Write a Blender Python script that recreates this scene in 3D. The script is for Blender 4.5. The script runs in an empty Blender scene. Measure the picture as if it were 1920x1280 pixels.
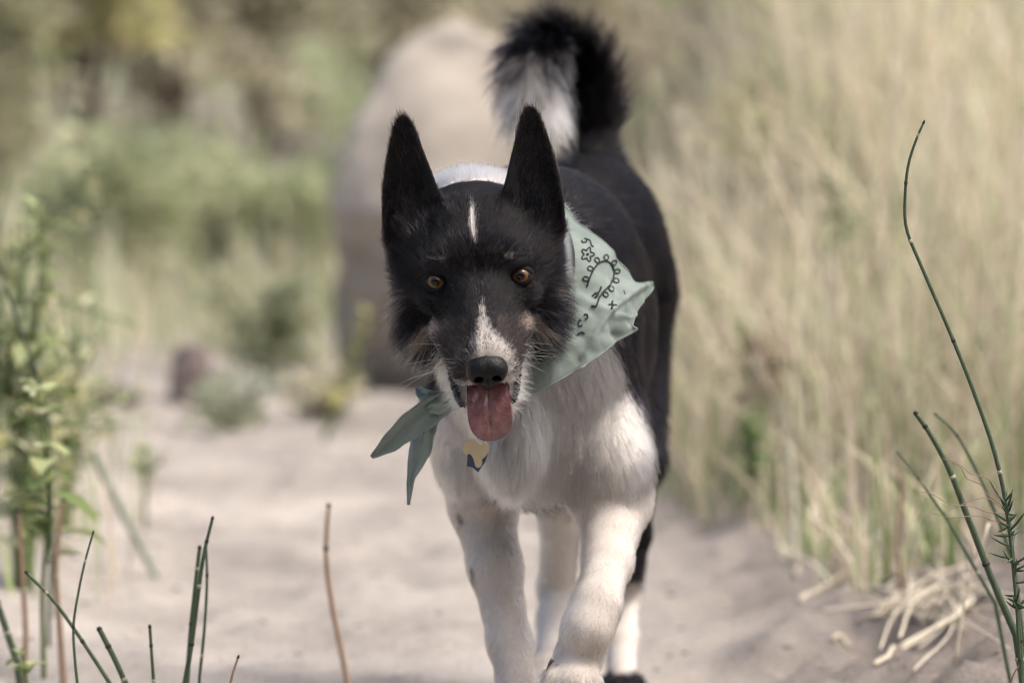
import bpy, bmesh, math, random
import numpy as np
from mathutils import Vector, Matrix, Euler, noise as mnoise

random.seed(7)
RNG = np.random.default_rng(7)
scene = bpy.context.scene
COL = scene.collection

# ------------------------------------------------------------------ camera, sky, sun, exposure
CAM_H = 0.60                       # camera height above the path, metres
FPX = 7200.0                       # focal length in pixels of the 1920 px wide photograph (135 mm lens)
HORIZON_ROW = 242.0
PITCH = math.atan((640.0 - HORIZON_ROW) / FPX)
cam_data = bpy.data.cameras.new('camera')
cam = bpy.data.objects.new('camera', cam_data)
COL.objects.link(cam)
cam.location = (0.0, 0.0, CAM_H)
cam.rotation_euler = (math.pi / 2 - PITCH, 0.0, 0.0)
cam_data.sensor_width = 36.0
cam_data.lens = FPX / 1920.0 * 36.0
cam_data.clip_start = 0.05
cam_data.clip_end = 2000.0
cam_data.dof.use_dof = True
cam_data.dof.focus_distance = 3.235
cam_data.dof.aperture_fstop = 4.4
cam_data.dof.aperture_blades = 9
scene.camera = cam

world = bpy.data.worlds.new('World')
scene.world = world
world.use_nodes = True
wn = world.node_tree
wn.nodes.clear()
w_out = wn.nodes.new('ShaderNodeOutputWorld')
w_bg = wn.nodes.new('ShaderNodeBackground')
w_sky = wn.nodes.new('ShaderNodeTexSky')
w_sky.sky_type = 'NISHITA'
w_sky.sun_disc = False
SUN_EL, SUN_AZ = math.radians(60), math.radians(66)    # azimuth: degrees from -Y (behind the camera) towards +X (right)
w_sky.sun_elevation = SUN_EL
w_sky.air_density = 1.0
w_sky.dust_density = 7.0
w_sky.ozone_density = 0.3
sun_dir = Vector((math.sin(SUN_AZ) * math.cos(SUN_EL), -math.cos(SUN_AZ) * math.cos(SUN_EL), math.sin(SUN_EL)))
w_sky.sun_rotation = math.atan2(sun_dir.x, sun_dir.y)
w_bg.inputs['Strength'].default_value = 0.15
wn.links.new(w_sky.outputs[0], w_bg.inputs['Color'])
wn.links.new(w_bg.outputs[0], w_out.inputs['Surface'])

sun_data = bpy.data.lights.new('sun', 'SUN')
sun_data.energy = 1.1
sun_data.angle = math.radians(17)
sun_data.color = (1.0, 0.965, 0.92)
sun = bpy.data.objects.new('sun', sun_data)
COL.objects.link(sun)
sun.rotation_euler = sun_dir.to_track_quat('Z', 'Y').to_euler()

scene.view_settings.view_transform = 'Standard'
scene.view_settings.look = 'None'
scene.view_settings.gamma = 1.0
scene.view_settings.exposure = 0.8
scene.render.engine = 'CYCLES'
cy = scene.cycles
cy.use_denoising = True
cy.denoiser = 'OPENIMAGEDENOISE'
cy.use_adaptive_sampling = True
cy.adaptive_threshold = 0.03
cy.pixel_filter_type = 'BLACKMAN_HARRIS'
cy.filter_width = 1.15
cy.max_bounces = 5
cy.diffuse_bounces = 3
cy.glossy_bounces = 3
cy.transmission_bounces = 5
cy.transparent_max_bounces = 6
cy.caustics_reflective = False
cy.caustics_refractive = False
scene.cycles_curves.shape = 'RIBBONS'
scene.cycles_curves.subdivisions = 2

# ------------------------------------------------------------------ helpers
CP, SP = math.cos(PITCH), math.sin(PITCH)
def W(px, py, y):
    """world point at depth y (metres from the camera along +Y) that the photograph shows at px, py"""
    u = (px - 960.0) / FPX
    v = (640.0 - py) / FPX
    d = np.array([u, CP + v * SP, -SP + v * CP])
    t = y / d[1]
    return np.array([0, 0, CAM_H]) + d * t

def project(p):
    q = np.asarray(p, float) - np.array([0, 0, CAM_H])
    fwd = q[..., 1] * CP - q[..., 2] * SP
    up = q[..., 1] * SP + q[..., 2] * CP
    return np.stack([960 + FPX * q[..., 0] / fwd, 640 - FPX * up / fwd], -1)

def link(name, data, parent=None):
    o = bpy.data.objects.new(name, data)
    COL.objects.link(o)
    if parent is not None:
        o.parent = parent
    return o

def mesh_from(name, verts, faces, mat=None, parent=None, smooth=True):
    me = bpy.data.meshes.new(name)
    verts = np.asarray(verts, dtype=np.float32).reshape(-1, 3)
    if isinstance(faces, np.ndarray):
        nf, k = faces.shape
        me.vertices.add(len(verts))
        me.vertices.foreach_set('co', verts.ravel())
        me.loops.add(nf * k)
        me.loops.foreach_set('vertex_index', faces.astype(np.int32).ravel())
        me.polygons.add(nf)
        me.polygons.foreach_set('loop_start', np.arange(0, nf * k, k, dtype=np.int32))
        me.update(calc_edges=True)
        me.validate()
    else:
        me.from_pydata([tuple(v) for v in verts.tolist()], [], faces)
        me.update()
    if smooth:
        me.polygons.foreach_set('use_smooth', np.ones(len(me.polygons), dtype=bool))
    if mat is not None:
        me.materials.append(mat)
    return link(name, me, parent)

def tag(o, label, category, group=None, kind=None):
    o['label'] = label
    o['category'] = category
    if group: o['group'] = group
    if kind: o['kind'] = kind
    return o

def empty(name, loc=(0, 0, 0)):
    o = bpy.data.objects.new(name, None)
    COL.objects.link(o)
    o.location = loc
    o.empty_display_size = 0.05
    return o

def new_mat(name):
    m = bpy.data.materials.new(name)
    m.use_nodes = True
    nt = m.node_tree
    return m, nt, nt.nodes['Principled BSDF']

def simple_mat(name, color, rough=0.6, noise_scale=None, noise_amt=0.25, bump=0.0, spec=0.5, translucent=0.0):
    m, nt, b = new_mat(name)
    b.inputs['Roughness'].default_value = rough
    b.inputs['Specular IOR Level'].default_value = spec
    b.inputs['Base Color'].default_value = (*color, 1)
    if noise_scale:
        tc = nt.nodes.new('ShaderNodeTexCoord')
        nz = nt.nodes.new('ShaderNodeTexNoise')
        nz.inputs['Scale'].default_value = noise_scale
        nz.inputs['Detail'].default_value = 5
        nt.links.new(tc.outputs['Object'], nz.inputs['Vector'])
        mx = nt.nodes.new('ShaderNodeMix'); mx.data_type = 'RGBA'
        mx.inputs['A'].default_value = (*[max(0, c * (1 - noise_amt)) for c in color], 1)
        mx.inputs['B'].default_value = (*[min(1, c * (1 + noise_amt)) for c in color], 1)
        nt.links.new(nz.outputs['Fac'], mx.inputs['Factor'])
        nt.links.new(mx.outputs['Result'], b.inputs['Base Color'])
        if bump > 0:
            bp = nt.nodes.new('ShaderNodeBump'); bp.inputs['Strength'].default_value = bump
            nt.links.new(nz.outputs['Fac'], bp.inputs['Height'])
            nt.links.new(bp.outputs['Normal'], b.inputs['Normal'])
    if translucent > 0:
        tr = nt.nodes.new('ShaderNodeBsdfTranslucent')
        mxs = nt.nodes.new('ShaderNodeMixShader')
        mxs.inputs[0].default_value = translucent
        out = nt.nodes['Material Output']
        tr.inputs['Color'].default_value = (*color, 1)
        nt.links.new(b.outputs[0], mxs.inputs[1]); nt.links.new(tr.outputs[0], mxs.inputs[2])
        nt.links.new(mxs.outputs[0], out.inputs['Surface'])
    return m

def vnoise(p, scale, seed=0):
    """smooth value noise in [-1,1], vectorised"""
    q = np.asarray(p, np.float64) * scale + seed * 17.31
    i = np.floor(q).astype(np.int64); f = q - i
    f = f * f * (3 - 2 * f)
    def h(a, b, c):
        n = (a * 374761393 + b * 668265263 + c * 2147483647 + seed * 1274126177) & 0xffffffff
        n = ((n ^ (n >> 13)) * 1274126177) & 0xffffffff
        n = n ^ (n >> 16)
        return (n & 0xffff) / 32767.5 - 1.0
    x, y, z = i[..., 0], i[..., 1], i[..., 2]
    fx, fy, fz = f[..., 0], f[..., 1], f[..., 2]
    r = 0
    for dx in (0, 1):
        for dy in (0, 1):
            for dz in (0, 1):
                w = (fx if dx else 1 - fx) * (fy if dy else 1 - fy) * (fz if dz else 1 - fz)
                r = r + w * h(x + dx, y + dy, z + dz)
    return r

def nrm(v):
    v = np.asarray(v, float)
    return v / (np.linalg.norm(v, axis=-1, keepdims=True) + 1e-12)

def spline(pts, n):
    """Catmull-Rom through pts, n samples"""
    P = np.asarray(pts, float)
    P = np.vstack([2 * P[0] - P[1], P, 2 * P[-1] - P[-2]])
    t = np.linspace(0, len(P) - 3 - 1e-9, n)
    i = t.astype(int); f = (t - i)[:, None]
    a, b, c, d = P[i], P[i + 1], P[i + 2], P[i + 3]
    return 0.5 * ((2 * b) + (-a + c) * f + (2 * a - 5 * b + 4 * c - d) * f ** 2 + (-a + 3 * b - 3 * c + d) * f ** 3)

def tube(path, radii, sides=8, caps=True):
    """vertices and faces of a tube along a path"""
    P = np.asarray(path, float); n = len(P)
    R = np.full(n, radii, float) if np.isscalar(radii) else np.asarray(radii, float)
    T = nrm(np.gradient(P, axis=0))
    ref = np.array([0, 0, 1.0]) if abs(T[0][2]) < 0.9 else np.array([1.0, 0, 0])
    verts = []
    a = nrm(np.cross(T[0], ref))
    for k in range(n):
        a = nrm(a - T[k] * np.dot(a, T[k]))
        b = np.cross(T[k], a)
        ang = np.linspace(0, 2 * math.pi, sides, endpoint=False)
        verts.append(P[k] + R[k] * (np.cos(ang)[:, None] * a + np.sin(ang)[:, None] * b))
    V = np.vstack(verts)
    F = []
    for k in range(n - 1):
        for s in range(sides):
            s2 = (s + 1) % sides
            F.append((k * sides + s, k * sides + s2, (k + 1) * sides + s2, (k + 1) * sides + s))
    if caps:
        F.append(tuple(range(sides - 1, -1, -1)))
        F.append(tuple(range((n - 1) * sides, n * sides)))
    return V, F
# ------------------------------------------------------------------ the dog: one implicit surface meshed as one body
PH = math.radians(29.0)            # the head is carried pitched down
ROLL = math.radians(4.0)
YAW = math.radians(1.5)
def _head_basis():
    X = np.array([1.0, 0, 0]); F = np.array([0, -1.0, 0]); U = np.array([0, 0, 1.0])
    F, U = math.cos(PH) * F - math.sin(PH) * U, math.cos(PH) * U + math.sin(PH) * F
    M = Matrix.Rotation(-ROLL, 3, 'Y') @ Matrix.Rotation(YAW, 3, 'Z')
    M = np.array(M)
    return M @ X, M @ F, M @ U
HX, HF, HU = _head_basis()
HO = W(897, 522, 3.25)
HB = np.stack([HX, HF, HU])        # rows: local axes in world
def H(x, f, u):                    # head-local centimetres to world metres
    return HO + (x * HX + f * HF + u * HU) / 100.0
def head_local(p):                 # world to head-local centimetres
    return (np.asarray(p) - HO) @ HB.T * 100.0
PV = PH + math.radians(2.2)
CV, SV = math.cos(PV), math.sin(PV)

def smin(a, b, k):
    h = np.maximum(k - np.abs(a - b), 0.0) / k
    return np.minimum(a, b) - h * h * k * 0.25
def smax(a, b, k):
    return -smin(-a, -b, k)
def d_cone(p, a, b, r1, r2):
    a = np.asarray(a, np.float32); b = np.asarray(b, np.float32)
    ab = b - a
    t = np.clip(((p - a) @ ab) / float(ab @ ab), 0, 1)
    return np.linalg.norm(p - a - t[:, None] * ab, axis=1) - (r1 + (r2 - r1) * t)
def d_ell(p, c, r, R=None):
    q = p - np.asarray(c, np.float32)
    if R is not None: q = q @ np.asarray(R, np.float32).T
    r = np.asarray(r, np.float32)
    k0 = np.linalg.norm(q / r, axis=1); k1 = np.linalg.norm(q / (r * r), axis=1) + 1e-9
    return k0 * (k0 - 1) / k1

# --- head, in head-local centimetres (x is mirrored)
EYE_C = np.array([3.62, -0.85, -0.50]); EYE_R = 1.05
EYE_E = nrm([0.13, 0.86, 0.44])
EAR_BASE = np.array([5.0, -6.2, 3.3]); EAR_A = nrm([0.05, -0.42, 0.90]); EAR_L = 8.45
EAR_W = nrm(np.cross(EAR_A, [0.12, 0.9, 0.42])); EAR_W = -EAR_W if EAR_W[0] < 0 else EAR_W
EAR_N = nrm(np.cross(EAR_W, EAR_A)); EAR_N = -EAR_N if EAR_N[1] < 0 else EAR_N
def ear_coords(q):
    r = q - EAR_BASE.astype(np.float32)
    return r @ EAR_A.astype(np.float32), r @ EAR_W.astype(np.float32), r @ EAR_N.astype(np.float32)
def d_ear(q):
    a, w, n = ear_coords(q)
    s = a / EAR_L
    hw = np.interp(s, [-0.3, 0.0, 0.23, 0.46, 0.72, 0.9, 0.97, 1.0], [2.9, 2.75, 2.4, 1.95, 1.35, 0.86, 0.5, 0.06])
    wc = w - np.interp(s, [0, 0.3, 0.6, 1.0], [0.0, 0.15, 0.15, 0.0])
    n0 = 0.75 * (np.clip(wc / (hw + 0.3), -1.1, 1.1)) ** 2 * np.interp(s, [0, 1], [1.25, 0.5]) - np.interp(s, [0, .4, 1], [0.5, 0.3, 0.0])
    t = np.interp(s, [0, 0.5, 1.0], [0.42, 0.27, 0.2])
    d = smax(np.abs(n - n0) - t, (np.abs(wc) - hw) * 0.9, 0.35)
    d = smax(d, (a - EAR_L) * 0.9, 0.3)
    return smax(d, -a - 2.6, 0.8)

HEAD_PRIMS = [
 # name, k(cm), fn(q mirrored), flow(local), length cm, lift
 ('cranium', 1.2, lambda q: d_ell(q, (0, -5.4, 0.35), (5.1, 5.6, 3.7)), lambda q: np.stack([0.09 * q[:, 0], -1 + 0 * q[:, 0], 0.0 + 0 * q[:, 0]], 1), 1.0, 0.14),
 ('forehead', 1.4, lambda q: d_ell(q, (1.5, -1.9, 0.9), (2.2, 1.9, 1.7)), lambda q: np.stack([0.10 * q[:, 0], -1 + 0 * q[:, 0], 0.7 + 0 * q[:, 0]], 1), 0.9, 0.22),
 ('brow', 0.9, lambda q: d_ell(q, (3.1, -1.15, 0.85), (1.35, 1.0, 0.75)), lambda q: np.stack([0.35 + 0 * q[:, 0], -1 + 0 * q[:, 0], 0.4 + 0 * q[:, 0]], 1), 0.7, 0.25),
 ('zygoma', 1.4, lambda q: d_cone(q, (3.7, -0.6, -2.0), (5.3, -5.2, -1.2), 1.15, 1.7), lambda q: np.stack([0.45 + 0 * q[:, 0], -1 + 0 * q[:, 0], -0.35 + 0 * q[:, 0]], 1), 1.3, 0.22),
 ('temple', 1.5, lambda q: d_cone(q, (4.1, -2.8, 0.2), (5.0, -6.0, 0.8), 1.1, 1.7), lambda q: np.stack([0.35 + 0 * q[:, 0], -1 + 0 * q[:, 0], 0.05 + 0 * q[:, 0]], 1), 1.5, 0.25),
 ('cheek', 2.0, lambda q: d_ell(q, (4.15, -5.0, -4.9), (2.5, 2.9, 4.4)), lambda q: np.stack([0.75 + 0 * q[:, 0], -0.45 + 0 * q[:, 0], -0.75 + 0 * q[:, 0]], 1), 3.4, 0.45),
 ('ear_base', 1.6, lambda q: d_ell(q, (5.4, -7.0, 0.6), (1.8, 2.0, 3.6)), lambda q: np.tile(EAR_A + np.array([0.25, -0.3, -0.2]), (len(q), 1)), 1.1, 0.16),
 ('bridge', 1.3, lambda q: d_cone(q, (0.45, 0.2, -0.75), (0.35, 8.1, -2.35), 1.65, 1.15), lambda q: np.stack([0.12 * q[:, 0], -1 + 0 * q[:, 0], 0.1 + 0 * q[:, 0]], 1), 0.55, 0.22),
 ('muzzle', 1.3, lambda q: d_cone(q, (0.9, 0.3, -2.7), (0.75, 7.4, -3.7), 2.6, 1.65), lambda q: np.stack([0.15 + 0 * q[:, 0], -1 + 0 * q[:, 0], -0.05 + 0 * q[:, 0]], 1), 0.6, 0.2),
 ('upper_lip', 0.9, lambda q: d_cone(q, (1.75, 7.0, -4.75), (3.15, 1.4, -4.1), 1.08, 1.2), lambda q: np.stack([0.35 + 0 * q[:, 0], -0.8 + 0 * q[:, 0], -0.45 + 0 * q[:, 0]], 1), 0.6, 0.28),
 ('jaw', 0.5, lambda q: d_cone(q, (1.15, 4.9, -9.3), (2.5, -2.4, -5.0), 0.95, 1.9), lambda q: np.stack([0.15 + 0 * q[:, 0], -0.45 + 0 * q[:, 0], -0.9 + 0 * q[:, 0]], 1), 2.0, 0.3),
 ('throat', 1.8, lambda q: d_cone(q, (0.0, -0.5, -6.0), (0.0, -6.5, -5.0), 2.3, 4.2), lambda q: np.stack([0.2 + 0 * q[:, 0], -0.45 + 0 * q[:, 0], -0.9 + 0 * q[:, 0]], 1), 2.6, 0.3),
 ('ear', 1.0, d_ear, lambda q: np.tile(EAR_A, (len(q), 1)) + np.stack([0.0 * q[:, 0], 0 * q[:, 0], 0 * q[:, 0]], 1), 0.55, 0.2),
]
def d_mouth(q):
    m = d_cone(q, (0.0, 9.5, -7.6), (0.0, 1.0, -5.4), 1.55, 0.5)
    return np.minimum(m, d_cone(q, (1.3, 9.0, -7.3), (2.3, 1.2, -5.3), 1.2, 0.4))
def head_d(q, prims=None):
    q = np.abs(q * np.array([1, 0, 0], np.float32)) + q * np.array([0, 1, 1], np.float32)
    d = None
    for pr in (prims or HEAD_PRIMS):
        e = pr[2](q)
        d = e if d is None else smin(d, e, pr[1])
    # the open mouth: a wedge between the lips and the lower jaw
    mouth = d_mouth(q)
    d = smax(d, -mouth, 0.35)
    # eye sockets
    R = np.stack([nrm(np.cross([0, 0, 1], EYE_E)), nrm(np.cross(EYE_E, np.cross([0, 0, 1], EYE_E))), EYE_E])
    sock = d_ell(q, EYE_C + EYE_E * 0.75, (0.97, 0.69, 1.2), R)
    d = smax(d, -sock, 0.3)
    return d

# --- body, in world metres
BYAW = math.radians(-5.5)
RB = np.array(Matrix.Rotation(-BYAW, 3, 'Z'))
def body_up(vec): return np.asarray(vec, float)
V3 = lambda x, y, z: (lambda p: np.tile(np.array([x, y, z], np.float64), (len(p), 1)))
TAIL = spline([W(1112, 370, 4.0), W(1110, 285, 4.03), W(1098, 190, 4.04), W(1074, 118, 4.02), W(1032, 88, 3.98), W(1004, 118, 3.94), W(1000, 175, 3.915), W(1006, 240, 3.90)], 40)
TAIL_R = np.interp(np.linspace(0, 1, 40), [0, 0.15, 0.5, 0.9, 1], [0.024, 0.015, 0.014, 0.012, 0.006])
def d_tail(p):
    d = None
    for i in range(0, 36, 3):
        e = d_cone(p, TAIL[i], TAIL[i + 3], TAIL_R[i], TAIL_R[i + 3])
        d = e if d is None else np.minimum(d, e)
    return d
def tail_param(p):
    dd = np.stack([np.linalg.norm(p - c, axis=1) for c in TAIL], 1)
    return dd.argmin(1)
def tail_flow(p):
    i = tail_param(p)
    T = nrm(np.gradient(TAIL, axis=0))
    return T[i]
def leg_chain(pts, radii):
    segs = [(pts[i], pts[i + 1], radii[i], radii[i + 1]) for i in range(len(pts) - 1)]
    def f(p):
        d = None
        for a, b, r1, r2 in segs:
            e = d_cone(p, a, b, r1, r2)
            d = e if d is None else smin(d, e, 0.012)
        return d
    return f
def paw(center, fwd, side, up, size):
    c = np.asarray(center)
    toes = [(-0.75, 0.25), (-0.27, 0.62), (0.27, 0.62), (0.75, 0.25)]
    def f(p):
        d = d_ell(p, c - fwd * 0.004, np.array([0.019, 0.019, 0.014]) * size)
        for s, g in toes:
            a = c + side * (s * 0.021 * size) + fwd * ((g - 0.35) * 0.02 * size) + up * 0.003
            b = c + side * (s * 0.024 * size) + fwd * ((g + 0.45) * 0.026 * size) - up * 0.004
            d = smin(d, d_cone(p, a, b, 0.0085 * size, 0.0075 * size), 0.005)
        return d
    return f
e1 = np.array
# front leg on the picture's left: planted
LF = [W(862, 790, 3.53), W(905, 945, 3.57), W(928, 1060, 3.545), W(955, 1200, 3.52), W(972, 1300, 3.50), W(980, 1420, 3.49), W(982, 1462, 3.475)]
# front leg on the picture's right: lifted, reaching towards the camera
RF = [W(1122, 800, 3.50), W(1148, 940, 3.50), W(1140, 1050, 3.43), W(1118, 1135, 3.375), W(1102, 1178, 3.365), W(1084, 1232, 3.378), W(1074, 1272, 3.368)]
LH = [W(1050, 640, 4.02), W(1040, 880, 3.90), W(1052, 980, 3.95), W(1043, 1100, 4.03), W(1040, 1160, 4.00), W(1033, 1228, 3.96)]
RH = [W(1152, 600, 4.02), W(1180, 870, 3.93), W(1178, 1000, 4.03), W(1170, 1110, 4.14), W(1165, 1200, 4.09), W(1166, 1268, 4.05)]
_dn = np.array([0, -0.25, -0.97]); _bk = np.array([0, 0.97, -0.25])
BODY_PRIMS = [
 ('ribcage', 0.06, lambda p: d_ell(p, W(1045, 610, 3.68), (0.088, 0.25, 0.135), RB), V3(0.05, 1, -0.45), 0.026, 0.22),
 ('pelvis', 0.06, lambda p: d_ell(p, W(1097, 475, 3.99), (0.080, 0.15, 0.098), RB), V3(0.05, 1, -0.5), 0.026, 0.22),
 ('withers', 0.05, lambda p: d_ell(p, W(1015, 500, 3.56), (0.066, 0.12, 0.075), RB), V3(0.05, 1, -0.3), 0.03, 0.24),
 ('chest', 0.05, lambda p: d_ell(p, W(1005, 735, 3.485), (0.060, 0.07, 0.098), RB), V3(0.02, 0.05, -1), 0.026, 0.2),
 ('breast', 0.025, lambda p: d_ell(p, W(962, 805, 3.412), (0.030, 0.036, 0.050)), V3(0.0, -0.05, -1), 0.030, 0.24),
 ('neck', 0.05, lambda p: d_cone(p, H(0, -7.6, -2.2), W(1000, 640, 3.50), 0.058, 0.076), V3(0.02, 0.45, -0.9), 0.028, 0.26),
 ('nape', 0.04, lambda p: d_cone(p, H(0, -9.4, -1.5), W(1010, 485, 3.60), 0.044, 0.058), V3(0.0, 1.0, 0.3), 0.018, 1.2),
 ('shoulder', 0.035, lambda p: d_cone(p, W(868, 740, 3.53), W(890, 860, 3.52), 0.024, 0.030), V3(0, 0.2, -1), 0.022, 0.22),
 ('shoulder', 0.03, lambda p: d_cone(p, W(1115, 700, 3.55), W(1138, 860, 3.48), 0.032, 0.037), V3(0, 0.25, -1), 0.022, 0.22),
 ('foreleg', 0.03, leg_chain(LF, [0.031, 0.030, 0.0235, 0.0185, 0.0185, 0.0165, 0.015]), V3(0, 0.1, -1), 0.0075, 0.16),
 ('foreleg', 0.03, leg_chain(RF, [0.036, 0.034, 0.0205, 0.0200, 0.0205, 0.0185, 0.018]), V3(-0.12, -0.15, -1), 0.0075, 0.16),
 ('paw', 0.012, paw(W(985, 1478, 3.455), np.array([0, -1.0, 0]), np.array([1.0, 0, 0]), np.array([0, 0, 1.0]), 1.05), V3(0, -0.3, -1), 0.007, 0.2),
 ('paw', 0.012, paw(W(1071, 1282, 3.355), nrm([-0.12, -0.55, -0.83]), np.array([0.99, 0.1, -0.1]), nrm([0.0, -0.83, 0.55]), 1.12), V3(-0.1, -0.4, -1), 0.007, 0.2),
 ('thigh', 0.04, lambda p: d_cone(p, W(1162, 560, 4.01), W(1180, 850, 3.94), 0.050, 0.031), V3(0.05, 0.5, -1), 0.026, 0.22),
 ('thigh', 0.04, lambda p: d_cone(p, W(1040, 560, 4.01), W(1040, 850, 3.93), 0.050, 0.031), V3(-0.05, 0.5, -1), 0.026, 0.22),
 ('hindleg', 0.02, leg_chain(LH[1:], [0.030, 0.021, 0.0185, 0.0165, 0.016]), V3(0, 0.2, -1), 0.008, 0.16),
 ('hindleg', 0.02, leg_chain(RH[1:], [0.030, 0.022, 0.0185, 0.0165, 0.016]), V3(0, 0.2, -1), 0.008, 0.16),
 ('paw', 0.012, paw(W(1031, 1248, 3.93), nrm([0, -0.9, -0.4]), np.array([1.0, 0, 0]), nrm([0, -0.4, 0.9]), 0.95), V3(0, -0.3, -1), 0.007, 0.2),
 ('paw', 0.012, paw(W(1167, 1283, 4.02), np.array([0, -1.0, 0]), np.array([1.0, 0, 0]), np.array([0, 0, 1.0]), 0.98), V3(0, -0.3, -1), 0.007, 0.2),
 ('tail', 0.03, d_tail, tail_flow, 0.052, 0.75),
]
HEAD_CENTER = H(0, -2, 2)
def dog_sdf_block(p, prims, hprims):
    p = np.asarray(p, np.float32)
    d = None
    for pr in prims:
        e = pr[2](p)
        d = e if d is None else smin(d, e, pr[1])
    if hprims:
        q = ((p - HO) @ HB.T * 100).astype(np.float32)
        d = smin(d, head_d(q, hprims) / 100.0, 0.018)
    return d
def dog_sdf(P, cell=0.06):
    """distance to the dog; the points are sorted into cubes and each cube looks only at the shapes near it"""
    P = np.asarray(P, np.float32)
    key = np.floor(P / cell).astype(np.int64)
    code = (key[:, 0] + 500) * 1000000 + (key[:, 1] + 500) * 1000 + key[:, 2] + 500
    order = np.argsort(code, kind='stable')
    cs = code[order]
    cuts = np.concatenate([[0], np.nonzero(np.diff(cs))[0] + 1, [len(cs)]])
    cen = (key[order[cuts[:-1]]] + 0.5).astype(np.float32) * cell
    DB = np.stack([pr[2](cen) for pr in BODY_PRIMS], 1)
    ql = ((cen - HO) @ HB.T * 100).astype(np.float32)
    ql[:, 0] = np.abs(ql[:, 0])
    DH = np.stack([pr[2](ql) for pr in HEAD_PRIMS], 1) / 100.0
    best = np.minimum(DB.min(1), DH.min(1))
    R = 2 * 0.8661 * cell * 1.15
    out = np.empty(len(P), np.float32)
    for j in range(len(cuts) - 1):
        sel = order[cuts[j]:cuts[j + 1]]
        pr = [b for b, dd in zip(BODY_PRIMS, DB[j]) if dd < best[j] + R + b[1]]
        hp = [b for b, dd in zip(HEAD_PRIMS, DH[j]) if dd < best[j] + R + b[1] / 100]
        if not pr: pr = [BODY_PRIMS[int(DB[j].argmin())]]
        out[sel] = dog_sdf_block(P[sel], pr, hp)
    return out

def polygonise(sdf, xs, ys, zs, step=4, newton=2, hcut=1.5):
    nx, ny, nz = len(xs), len(ys), len(zs)
    def idx(n):
        c = np.arange(0, n, step)
        near = np.minimum(np.round(np.arange(n) / step).astype(int), len(c) - 1)
        return c, near
    cx, mx = idx(nx); cy_, my = idx(ny); cz, mz = idx(nz)
    G = np.stack(np.meshgrid(xs[cx], ys[cy_], zs[cz], indexing='ij'), -1).reshape(-1, 3)
    def ev(P):
        return sdf(P)
    dc = ev(G).reshape(len(cx), len(cy_), len(cz))
    D = dc[mx][:, my][:, :, mz].copy()
    gx, gy, gz = [np.gradient(a) * (step / 2 + 0.5) for a in (xs, ys, zs)]
    rad = np.sqrt(gx[:, None, None] ** 2 + gy[None, :, None] ** 2 + gz[None, None, :] ** 2).astype(np.float32)
    I = np.argwhere(np.abs(D) < rad * hcut + 0.002)
    D[I[:, 0], I[:, 1], I[:, 2]] = ev(np.stack([xs[I[:, 0]], ys[I[:, 1]], zs[I[:, 2]]], 1))
    S = D < 0
    cnt = np.zeros((nx - 1, ny - 1, nz - 1), np.int8)
    corners = [(a, b, c) for a in (0, 1) for b in (0, 1) for c in (0, 1)]
    for a, b, c in corners:
        cnt += S[a:nx - 1 + a, b:ny - 1 + b, c:nz - 1 + c]
    C = np.argwhere((cnt > 0) & (cnt < 8))
    vid = np.full(cnt.shape, -1, np.int32)
    vid[C[:, 0], C[:, 1], C[:, 2]] = np.arange(len(C))
    acc = np.zeros((len(C), 3)); num = np.zeros(len(C))
    axes = (xs, ys, zs)
    for (a, b, c) in corners:
        for ax in range(3):
            o2 = [a, b, c]
            if o2[ax] == 1: continue
            o2[ax] = 1
            i0 = C + np.array([a, b, c]); i1 = C + np.array(o2)
            d0 = D[i0[:, 0], i0[:, 1], i0[:, 2]]; d1 = D[i1[:, 0], i1[:, 1], i1[:, 2]]
            m = (d0 < 0) != (d1 < 0)
            t = np.where(m, d0 / np.where(m, d0 - d1, 1), 0)
            p0 = np.stack([axes[k][i0[:, k]] for k in range(3)], 1)
            p1 = np.stack([axes[k][i1[:, k]] for k in range(3)], 1)
            acc += np.where(m[:, None], p0 + t[:, None] * (p1 - p0), 0); num += m
    V = acc / num[:, None]
    quads = []
    for ax in range(3):
        sl0 = [slice(None)] * 3; sl1 = [slice(None)] * 3
        sl0[ax] = slice(0, -1); sl1[ax] = slice(1, None)
        A = S[tuple(sl0)]; B = S[tuple(sl1)]
        E = np.argwhere(A != B)
        b, c = (ax + 1) % 3, (ax + 2) % 3
        ok = (E[:, b] > 0) & (E[:, c] > 0) & (E[:, b] < (nx, ny, nz)[b] - 1) & (E[:, c] < (nx, ny, nz)[c] - 1)
        E = E[ok]
        flip = A[E[:, 0], E[:, 1], E[:, 2]]
        def cell(db, dc_):
            q = E.copy(); q[:, b] -= db; q[:, c] -= dc_
            return vid[q[:, 0], q[:, 1], q[:, 2]]
        q = np.stack([cell(1, 1), cell(0, 1), cell(0, 0), cell(1, 0)], 1)
        q[~flip] = q[~flip][:, ::-1]
        quads.append(q)
    Q = np.vstack(quads)
    Q = Q[(Q >= 0).all(1)]
    for _ in range(newton):
        g, d = gradient(sdf, V)
        V = V - np.clip(d, -0.002, 0.002)[:, None] * g * 0.85
    g, d = gradient(sdf, V)
    return V, Q, g

def gradient(sdf, V, e=0.0005):
    n = len(V)
    P = np.concatenate([V] + [V + np.eye(3)[k] * e for k in range(3)])
    d = sdf(P).reshape(4, n)
    return nrm((d[1:] - d[0]).T), d[0]

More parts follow.
